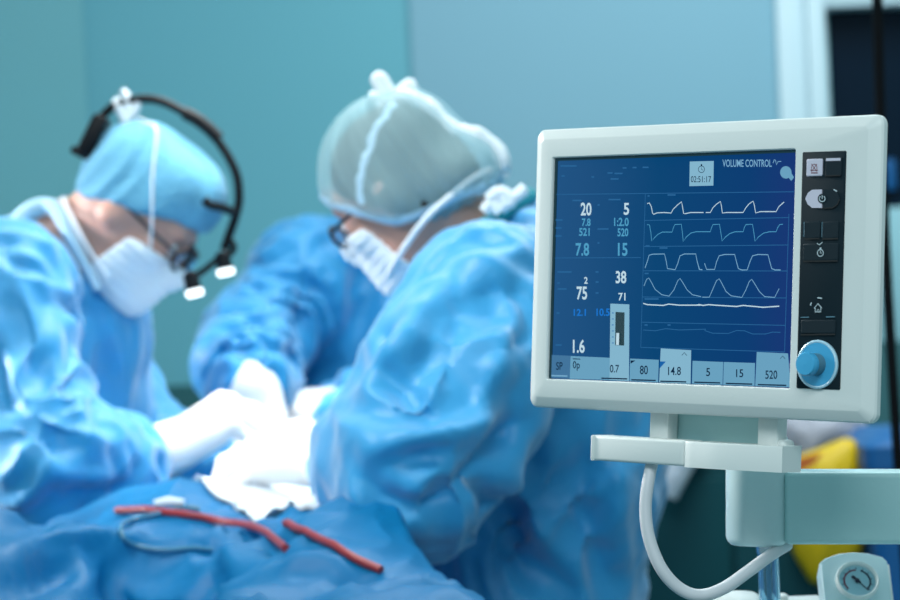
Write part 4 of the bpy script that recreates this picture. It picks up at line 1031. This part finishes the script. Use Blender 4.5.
b = MB(); b.box(((p0[0] + p1[0]) / 2, (p0[1] + p1[1]) / 2, -DA - .028), (p1[0] - p0[0], p1[1] - p0[1], .046), CAM, .005, 4); shift(b, arm).build('arm_beam', M['plastic_arm'], arm, 45)
b = MB(); b.lathe([(.05, CART_T), (.05, CART_T + .012), (.03, CART_T + .02), (.03, pe[2] + .05), (.001, pe[2] + .05)], 32, Matrix.Translation((pe[0], pe[1] + .03, 0))); shift(b, arm).build('post', M['plastic_arm'], arm)
# cart: worktop, drawers, castors
cl = W(640, 600, 2.3); cr_ = W(1230, 600, 2.3)
cx_, cw_, cy_, cd_ = (cl[0] + cr_[0]) / 2, cr_[0] - cl[0], 2.38, .5
cart = thing('equipment_cart', 'pale enamel equipment cart below the screen arm, below the gauge', 'cart', (cx_, cy_, 0))
MB().box((0, 0, CART_T - .015), (cw_, cd_, .03), None, .006).build('worktop', M['cart'], cart)
MB().box((0, 0, .52), (cw_ - .04, cd_ - .04, .76), None, .006).build('carcass', M['cart'], cart)
for k in range(3):
    dr = MB().box((0, -cd_ / 2 + .014, .76 - k * .24), (cw_ - .08, .016, .21), None, .003).build('drawer', M['cart'], cart)
    MB().box((0, -cd_ / 2 - .004, .80 - k * .24), (.14, .022, .014), None, .004).build('handle', M['cabhandle'], dr)
for sx in (-1, 1):
    for sy in (-1, 1):
        MB().lathe([(.001, -.014), (.05, -.014), (.055, -.008), (.055, .008), (.05, .014), (.001, .014)], 24, Matrix.Translation((sx * (cw_ / 2 - .06), sy * (cd_ / 2 - .07), .055)) @ Matrix.Rotation(math.pi / 2, 4, 'Y')).build('caster', M['black'], cart)
        MB().box((sx * (cw_ / 2 - .06), sy * (cd_ / 2 - .07), .115), (.045, .04, .06), None, .004).build('caster_fork', M['cart'], cart)
# gauge unit
GD = 2.33; gtilt = math.radians(38)
go = W(857, 582, GD); gX = VIEW_R; gY = math.cos(gtilt) * VIEW_U + math.sin(gtilt) * VIEW_F; gZ = np.cross(gX, gY)
GM = Matrix(((gX[0], gY[0], gZ[0], go[0]), (gX[1], gY[1], gZ[1], go[1]), (gX[2], gY[2], gZ[2], go[2]), (0, 0, 0, 1)))
g = thing('pressure_gauge', 'round dial gauge in a pale arched housing below the arm', 'gauge', (go[0], go[1], CART_T))
u = GD / FPX; v_ = u / math.cos(gtilt)
body = [(-35 * u, -60 * v_), (33 * u, -60 * v_), (33 * u, 20 * v_), (29 * u, 24 * v_), (15 * u, 27.5 * v_), (0, 28.6 * v_), (-15 * u, 27 * v_), (-29 * u, 23 * v_), (-35 * u, 19 * v_)]
def inset(poly, k): c = np.array([-1 * u, -10 * v_]); return [c + (np.array(p) - c) * k for p in poly]
b = MB(); b.loft([[GM @ Vector((*p, z)) for p in inset(body, k)] for k, z in ((.97, -.03), (1, -.026), (1, -.004), (.985, -.001), (.96, 0))], True, True); shift(b, g).build('gauge_housing', M['cart'], g, 30)
b = MB(); b.box((33.8 * u, -18 * v_, -.014), (3.2 * u, 74 * v_, .02), GM, .001); shift(b, g).build('side_rail', M['plastic'], g)
hb = (GM @ Vector((0, -45 * v_, -.02))).z
b = MB(); b.box((go[0], go[1] - .006, (CART_T + hb) / 2 - .0), (.05, .04, hb - CART_T + .02), None, .004); shift(b, g).build('gauge_stem', M['plastic_arm'], g)
b = MB(); b.lathe([(21.6 * u, -.001), (21.6 * u, .004), (20.4 * u, .006), (18.4 * u, .004), (18.2 * u, .001)], 48, GM); bz = shift(b, g).build('gauge_bezel', M['plastic'], g)
b = MB(); b.lathe([(19 * u, .0), (19 * u, .0012), (.0001, .0012)], 48, GM); face = shift(b, g).build('dial_face', M['dial'], g)
def gst(pts, w, m, name, z):
    b = MB(); n = len(pts); L1 = []; L2 = []
    for i in range(n):
        a = np.array(pts[max(i - 1, 0)]); c = np.array(pts[min(i + 1, n - 1)]); t = c - a; t = t / np.linalg.norm(t); nn = np.array((-t[1], t[0])) * w / 2
        L1.append(GM @ Vector((*(np.array(pts[i]) + nn), z))); L2.append(GM @ Vector((*(np.array(pts[i]) - nn), z)))
    b.raw(L1 + L2, [(i, n + i, n + i + 1, i + 1) for i in range(n - 1)]); return shift(b, g).build(name, m, face, flat=True)
arc = lambda a0, a1, r: [(r * math.sin(t) * u, r * math.cos(t) * u) for t in np.linspace(a0, a1, 24)]
gst(arc(-2.3, 0, 13), 1.6 * u, M['inkred'], 'scale_arc', .0016); gst(arc(.35, 2.3, 13), 1.8 * u, M['ink'], 'scale_arc', .0016)
for k in range(11):
    t = -2.3 + 4.6 * k / 10; gst([(13.5 * u * math.sin(t), 13.5 * u * math.cos(t)), (16 * u * math.sin(t), 16 * u * math.cos(t))], .7 * u, M['ink'], 'scale_tick', .0016)
gst([(-5 * u, 5 * u), (-2.2 * u, 2.2 * u)], 3.4 * u, M['ink'], 'needle', .003); gst([(-3 * u, 3 * u), (3 * u, -3 * u)], 2.6 * u, M['ink'], 'needle', .003); gst([(0, 0), (10 * u, -11.5 * u)], 1.2 * u, M['ink'], 'needle', .003)
b = MB(); b.lathe([(2.2 * u, .0012), (2.2 * u, .0036), (.0001, .004)], 20, GM); shift(b, g).build('needle_hub', M['ink'], face)
# clear flow tube, canisters on the cart
fb = W(769, 580, 2.3); ft = thing('flow_tube', 'clear upright flow tube beneath the swivel column', 'tube', (fb[0], fb[1], CART_T))
ht = W(769, 549, 2.3)[2]
MB().lathe([(.0095, .014), (.0095, ht - CART_T), (.0075, ht - CART_T), (.0075, .014)], 28).build('tube_wall', M['glass'], ft)
MB().lathe([(.014, 0), (.014, .016), (.010, .02), (.0001, .02)], 24).build('tube_base', M['plastic'], ft)
MB().lathe([(.0102, ht - CART_T - .003), (.0102, ht - CART_T + .004), (.006, ht - CART_T + .008), (.0001, ht - CART_T + .009)], 24).build('tube_cap', M['chrome'], ft)
MB().lathe([(.0022, .02), (.0022, ht - CART_T - .002)], 12).build('inner_rod', M['cap'], ft)
cb = W(735, 600, 2.36); can = thing('breathing_canister', 'white round-topped canister left of the clear flow tube', 'canister', (cb[0], cb[1], CART_T))
hc_ = W(735, 591, 2.36)[2] - CART_T; MB().lathe([(.036, 0), (.04, .006), (.04, hc_ - .04)], 36).build('canister_body', M['plastic_arm'], can); MB().lathe([(.042, hc_ - .042), (.042, hc_ - .03), (.034, hc_ - .012), (.018, hc_ - .002), (.0001, hc_)], 36).build('canister_lid', M['plastic'], can)
cb = W(797, 604, 2.42); can = thing('absorber_block', 'white flat-topped block with a knob, left of the dial gauge', 'absorber', (cb[0], cb[1], CART_T))
hb2 = W(797, 599, 2.42)[2] - CART_T; MB().box((0, 0, hb2 / 2), (.05, .05, hb2), None, .004).build('block_body', M['plastic'], can)
MB().lathe([(.006, hb2 - .002), (.006, hb2 + .004), (.003, hb2 + .006), (.0001, hb2 + .0062)], 20, Matrix.Translation((-.014, 0, 0))).build('knob', M['plastic'], can)
# cable looping under the screen
cpts = [W(700, 408, 2.17), W(684, 420, 2.155), W(667, 436, 2.14), W(655, 455, 2.125), W(648.5, 480, 2.115), W(645.5, 508, 2.11), W(649, 538, 2.105), W(661, 568, 2.10), W(679, 588, 2.10), W(700, 595.5, 2.10), W(724, 588, 2.105), W(750, 570, 2.13), W(772, 554, 2.165), W(787, 545, 2.20)]
q = spline(cpts, 110); o_ = q[60]; b = MB(); b.tube(q - o_, .0052, 14); o = b.build('monitor_cable', M['cablegrey']); o.location = o_; tag(o, 'grey cable looping down below the screen and up to the arm', 'cable')

# ================================================================== ROOM
YW = 6.3
def wx(px, py, y=YW):
    o, v = ray(px, py); t = (y - o.y) / v.y; p = o + v * t; return p.x
def wz(px, py, y=YW):
    o, v = ray(px, py); t = (y - o.y) / v.y; return (o + v * t).z
def slab(name, x0, x1, y0, y1, z0, z1, m, bev=0.0):
    b = MB(); b.box((0, 0, 0), (x1 - x0, y1 - y0, z1 - z0), None, bev); o = b.build(name, m); o.location = ((x0 + x1) / 2, (y0 + y1) / 2, (z0 + z1) / 2); return struct(o)
xa = (wx(84, 0) + wx(88, 120)) / 2; xb = wx(411, 40); xj = wx(776, 20)
struct(slab('floor', -3.2, 3.2, -1.5, 6.6, -.05, 0, M['floor']))
slab('wall_back', xa - .05, xb, YW, YW + .12, 0, 3.0, M['wall'])
slab('wall_right', xb, xj + .02, YW - .012, YW + .12, 0, 3.0, M['wall_r'])
L_ = 2.2; wl = slab('wall_left', -L_ / 2, L_ / 2, 0, .1, 0, 3.0, M['wall_l']); wl.rotation_euler.z = math.radians(24)
wl.location = (xa - L_ / 2 * math.cos(math.radians(24)) - .02, YW - L_ / 2 * math.sin(math.radians(24)) + .03, 1.5)
slab('trim_1', xa + .0, xj, YW - .035, YW, 0, wz(175, 386, YW - .035), M['dado'], .006)
# door with its frame and dark window
YD = YW - .02
d1 = thing('door_1', 'pale door with a dark window behind the screen', 'door', ((wx(776, 50) + wx(1010, 50)) / 2, YD, 0)); struct(d1)
for k_ in ('label', 'category'): del d1[k_]
jx = [wx(p, 60, YD) for p in (777, 788, 806, 824, 832, 985, 1010)]
def dbox(x0, x1, y0, y1, z0, z1, m, name, bev=.004):
    b = MB(); b.box(((x0 + x1) / 2, (y0 + y1) / 2, (z0 + z1) / 2), (x1 - x0, y1 - y0, z1 - z0), None, bev); return shift(b, d1).build(name, m, d1)
zh0 = wz(850, 13, YD); 
dbox(jx[0], jx[2], YD - .02, YD + .12, 0, zh0 + .30, M['doorwhite'], 'door_jamb'); dbox(jx[2], jx[3], YD - .045, YD + .12, 0, zh0 + .30, M['doorwhite'], 'door_jamb')
dbox(jx[3], jx[6], YD - .045, YD + .12, zh0 + .012, zh0 + .30, M['doorwhite'], 'door_header'); dbox(jx[5], jx[6], YD - .045, YD + .12, 0, zh0 + .012, M['doorwhite'], 'door_jamb')
zr = wz(893, 207, YD); zk = wz(893, 342, YD)
dbox(jx[3], jx[5], YD + .05, YD + .1, zk, zr, M['doorleaf'], 'door_leaf', .003); dbox(jx[3], jx[5], YD + .04, YD + .1, 0.005, zk, M['dado'], 'kick_plate', .003)
dbox(jx[3], jx[4], YD + .05, YD + .1, zr, zh0 + .012, M['doorleaf'], 'door_stile', .002)
b = MB(); b.box(((jx[4] + jx[5]) / 2, YD + .075, (zr + zh0 + .012) / 2), (jx[5] - jx[4], .012, zh0 + .012 - zr)); o = b.build('window_1', M['glassdark']); struct(o)
p = W(897, 172, 6.1); b = MB(); b.box((0, 0, 0), (.07, .03, .075), None, .006); o = b.build('blue_patch', M['bluebox']); o.location = (p[0], YD + .05, p[2]); tag(o, 'small blue notice added on the dark door window', 'patch')  # blue block added on the pane for something blue seen behind it
slab('wall_far', jx[6] - .02, 3.2, YW, YW + .12, 0, 3.0, M['wall_r'])
slab('wall_above', jx[0] - .02, jx[6], YW, YW + .12, zh0 + .27, 3.0, M['wall_r'])
# dark cabinet, bags, bin
yc = 4.85
c0, c1 = wx(600, 500, yc), wx(860, 500, yc); ct = wz(720, 462, yc)
cab = thing('storage_cabinet', 'dark teal storage cabinet behind the screen and its cable loop', 'cabinet', ((c0 + c1) / 2, yc + .25, 0))
MB().box((0, 0, ct / 2), (c1 - c0, .5, ct), None, .008).build('carcass', M['cabinet'], cab)
for s_ in (-1, 1):
    dd = MB().box((s_ * (c1 - c0) / 4, -.256, ct / 2), ((c1 - c0) / 2 - .012, .016, ct - .06), None, .003).build('cabinet_door', M['cabinet'], cab)
    MB().box((s_ * .03, -.272, ct * .55), (.012, .018, .12), None, .004).build('handle', M['cabhandle'], dd)
def crumple(name, pts, m, label, cat, amp, thick=.09, h=.009, flat=None, parent=None, d=4.7):
    """a filled plastic bag: rounded outline swollen to a real thickness, with creases"""
    P3 = [W(x, y, dd) for x, y, dd, r in pts]; lo = np.min(P3, 0) - .16; hi = np.max(P3, 0) + .16
    f = Field(lo, hi, h)
    for i, (p_, q_) in enumerate(zip(pts[:-1], pts[1:])): f.cone(P3[i], P3[i + 1], p_[3], q_[3], .04)
    V, Fc = f.mesh(); V = relax(V, Fc, 1); N = normals(V, Fc)
    V = V + N * (amp * (ridge(noise(V * 14 + 2)) + .6 * ridge(noise(V * 31 + 9))))[:, None]
    o_ = V.mean(0); ob = link_mesh(name, V - o_, Fc, m); ob.location = o_; return tag(ob, label, cat)
# yellow sack hung over the cabinet's front edge
def sack():
    yk = yc - .05
    # outline in the hanging plane
    pxs = [(786, 462), (800, 455), (822, 447), (846, 438), (858, 446), (862, 480), (863, 520), (862, 552), (846, 570), (828, 582), (813, 584), (803, 570), (793, 552), (788, 520)]
    o2 = spline([(wx(a, b_, yk), wz(a, b_, yk)) for a, b_ in pxs], 80, closed=True); cen = o2.mean(0); vs = []; fs = []
    K = 16
    for side in (-1, 1):
        for i in range(K):
            t = (i + 1) / K; p2 = cen + (o2 - cen) * t; th = .042 * math.sqrt(max(0, 1 - t ** 2.5))
            nz = noise(np.stack([p2[:, 0] * 16, p2[:, 1] * 9, np.full(len(p2), side * 3.0)], 1)) * .012 * (1 - t ** 3)
            vs += [(p2[j, 0], yk + side * (th + abs(nz[j])), p2[j, 1]) for j in range(len(p2))]
        vs.append((cen[0], yk + side * .044, cen[1]))
    n = len(o2); blk = n * K + 1
    for s_ in range(2):
        o0 = s_ * blk
        for j in range(n):
            j2 = (j + 1) % n; fs.append((o0 + blk - 1, o0 + j, o0 + j2))
            for i in range(K - 1): fs.append((o0 + i * n + j, o0 + (i + 1) * n + j, o0 + (i + 1) * n + j2, o0 + i * n + j2))
    for j in range(n): j2 = (j + 1) % n; fs.append(((K - 1) * n + j, blk + (K - 1) * n + j, blk + (K - 1) * n + j2, (K - 1) * n + j2))
    c3 = np.array((cen[0], yk, cen[1])); b = MB(); b.raw([np.array(v) - c3 for v in vs], fs); ob = b.build('waste_sack', M['yellow'], None, 180); ob.location = c3
    return ob
sk_ = tag(sack(), 'bright yellow waste sack hanging behind the swivel arm', 'bag')
yk = yc - .1
b = MB(); pl = [(wx(x, y, yk), wz(x, y, yk)) for x, y in ((784, 468), (800, 457), (822, 452), (812, 464), (794, 474))]
b.prism([(p[0] - sk_.location.x, p[1] - sk_.location.z) for p in pl], .058, .066, 0, Matrix(((1, 0, 0, 0), (0, 0, -1, 0), (0, 1, 0, 0), (0, 0, 0, 1)))); b.build('sack_label', M['orange'], sk_)
crumple('plastic_wrap', [(776, 436, 5.0, .05), (806, 441, 5.0, .06), (834, 436, 5.0, .05), (842, 434, 5.02, .035)], M['greybag'], 'crumpled grey white plastic wrap on top of the dark cabinet', 'plastic wrap', .008)
b = MB(); q = spline([np.array((W(705, 430, 4.78)[0], yc + .2, ct + .034)), np.array((W(703, 430, 4.78)[0], yc + .05, ct + .036)), W(688, 448, 4.76), W(676, 470, 4.74), (W(664, 494, 4.74))], 30); b.tube(q - q[0], np.linspace(.033, .026, 30), 18); o = b.build('suction_hose', M['hose']); o.location = q[0]; tag(o, 'thick pale hose end hanging in front of the dark cabinet', 'hose')
yb2 = 4.7; x0 = wx(864, 480, yb2) + .01; x1 = x0 + .3; zt = wz(880, 436, yb2)
bn = thing('blue_bin', 'blue plastic bin standing beside the dark cabinet at the right', 'bin', ((x0 + x1) / 2, yb2 + .15, 0))
MB().loft([rr(-.12, .12, -.12, .12, .03, .0), rr(-.15, .15, -.15, .15, .03, zt - .06)], True, True).build('bin_body', M['bluebox'], bn)
MB().loft([rr(-.158, .158, -.158, .158, .03, zt - .06), rr(-.158, .158, -.158, .158, .03, zt - .02), rr(-.13, .13, -.13, .13, .03, zt)], True, True).build('bin_lid', M['bluebox'], bn)
# black cable from the ceiling
q0 = W(882, 0, 3.6); q1 = W(893, 260, 3.6); dz = (q1 - q0) / (q0[2] - q1[2])
p_top = q0 - dz * (2.95 - q0[2]); p_bot = q0 + dz * (q0[2] - .012)
pts = [p_top + (p_bot - p_top) * t + np.array((.010 * math.sin(t * 9), 0, 0)) for t in np.linspace(0, 1, 40)]
b = MB(); b.tube(np.array(pts) - p_bot, .0075, 10); o = b.build('hanging_cable', M['blackcable']); o.location = p_bot; tag(o, 'black cable hanging straight down in front of the pale door', 'cable')

# ================================================================== LIGHT
def area(name, loc, target, size, power, rgb=(255, 255, 255), shape='DISK', sy=None, spread=180):
    l = bpy.data.lights.new(name, 'AREA'); l.shape = shape; l.size = size; l.energy = power; l.color = lin(rgb)[:3]
    if sy: l.size_y = sy
    l.spread = math.radians(spread)
    o = bpy.data.objects.new(name, l); COL.objects.link(o); o.location = loc
    o.rotation_euler = (Vector(target) - Vector(loc)).to_track_quat('-Z', 'Y').to_euler(); return o
area('surgical_and_fill_light', (-.30, 3.4, 2.45), (-.26, 3.64, 1.08), .4, 1.6, (255, 252, 248), spread=40)
area('surgical_and_fill_light', (-.12, 3.85, 2.35), (-.36, 3.66, 1.2), .4, 3.6, (255, 253, 250), spread=95)
area('surgical_and_fill_light', (-2.3, 3.75, 1.75), (-.70, 3.68, 1.15), .5, 6, (255, 250, 250), spread=30)
area('surgical_and_fill_light', (-.75, 2.5, 2.3), (.0, 3.12, 1.2), .35, 2.2, (255, 252, 248), spread=58)  # extra unseen lamp head, added to give the nearest gown light from the left
area('surgical_and_fill_light', (-.95, 2.95, 1.95), (.22, 2.15, 1.22), .35, 1.2, (250, 252, 250), spread=36)  # fill light added to brighten the swivel column, no known lamp there
area('ceiling_and_fill_light', (.9, 4.6, 2.95), (.9, 5.2, .6), 1.4, 46, (225, 244, 250), 'RECTANGLE', 1.4)
area('ceiling_and_fill_light', (-.9, 4.3, 2.9), (-.3, 4.3, 1.2), .7, 6, (232, 247, 252), 'RECTANGLE', .7)  # extra unseen light, added to brighten the far surgeon's gown
area('ceiling_and_fill_light', (.5, 3.3, 2.95), (.25, 3.3, 1), .8, 14, (228, 246, 252), 'RECTANGLE', .8)
area('ceiling_and_fill_light', (-.2, -.2, 2.95), (.1, 1.6, .9), 1.4, 46, (232, 247, 250), 'RECTANGLE', 1.0)
w = bpy.data.worlds.new('room_air'); S.world = w; w.use_nodes = True
w.node_tree.nodes['Background'].inputs[0].default_value = lin((160, 205, 216)); w.node_tree.nodes['Background'].inputs[1].default_value = .56

# ================================================================== CAMERA
cam = bpy.data.cameras.new('camera'); co = bpy.data.objects.new('camera', cam); COL.objects.link(co)
cam.sensor_width = 36; cam.lens = FPX * 36 / 900; co.matrix_world = CAM
cam.dof.use_dof = True; cam.dof.focus_distance = 2.08; cam.dof.aperture_fstop = cam.lens / 1000 / .0150; cam.dof.aperture_blades = 0
cam.clip_start = .05
S.camera = co
S.view_settings.view_transform = 'Standard'; S.view_settings.look = 'None'; S.view_settings.exposure = 0; S.view_settings.gamma = 1
S.view_settings.use_curve_mapping = False
S.cycles.use_denoising = True
S.cycles.max_bounces = 8; S.cycles.transparent_max_bounces = 12
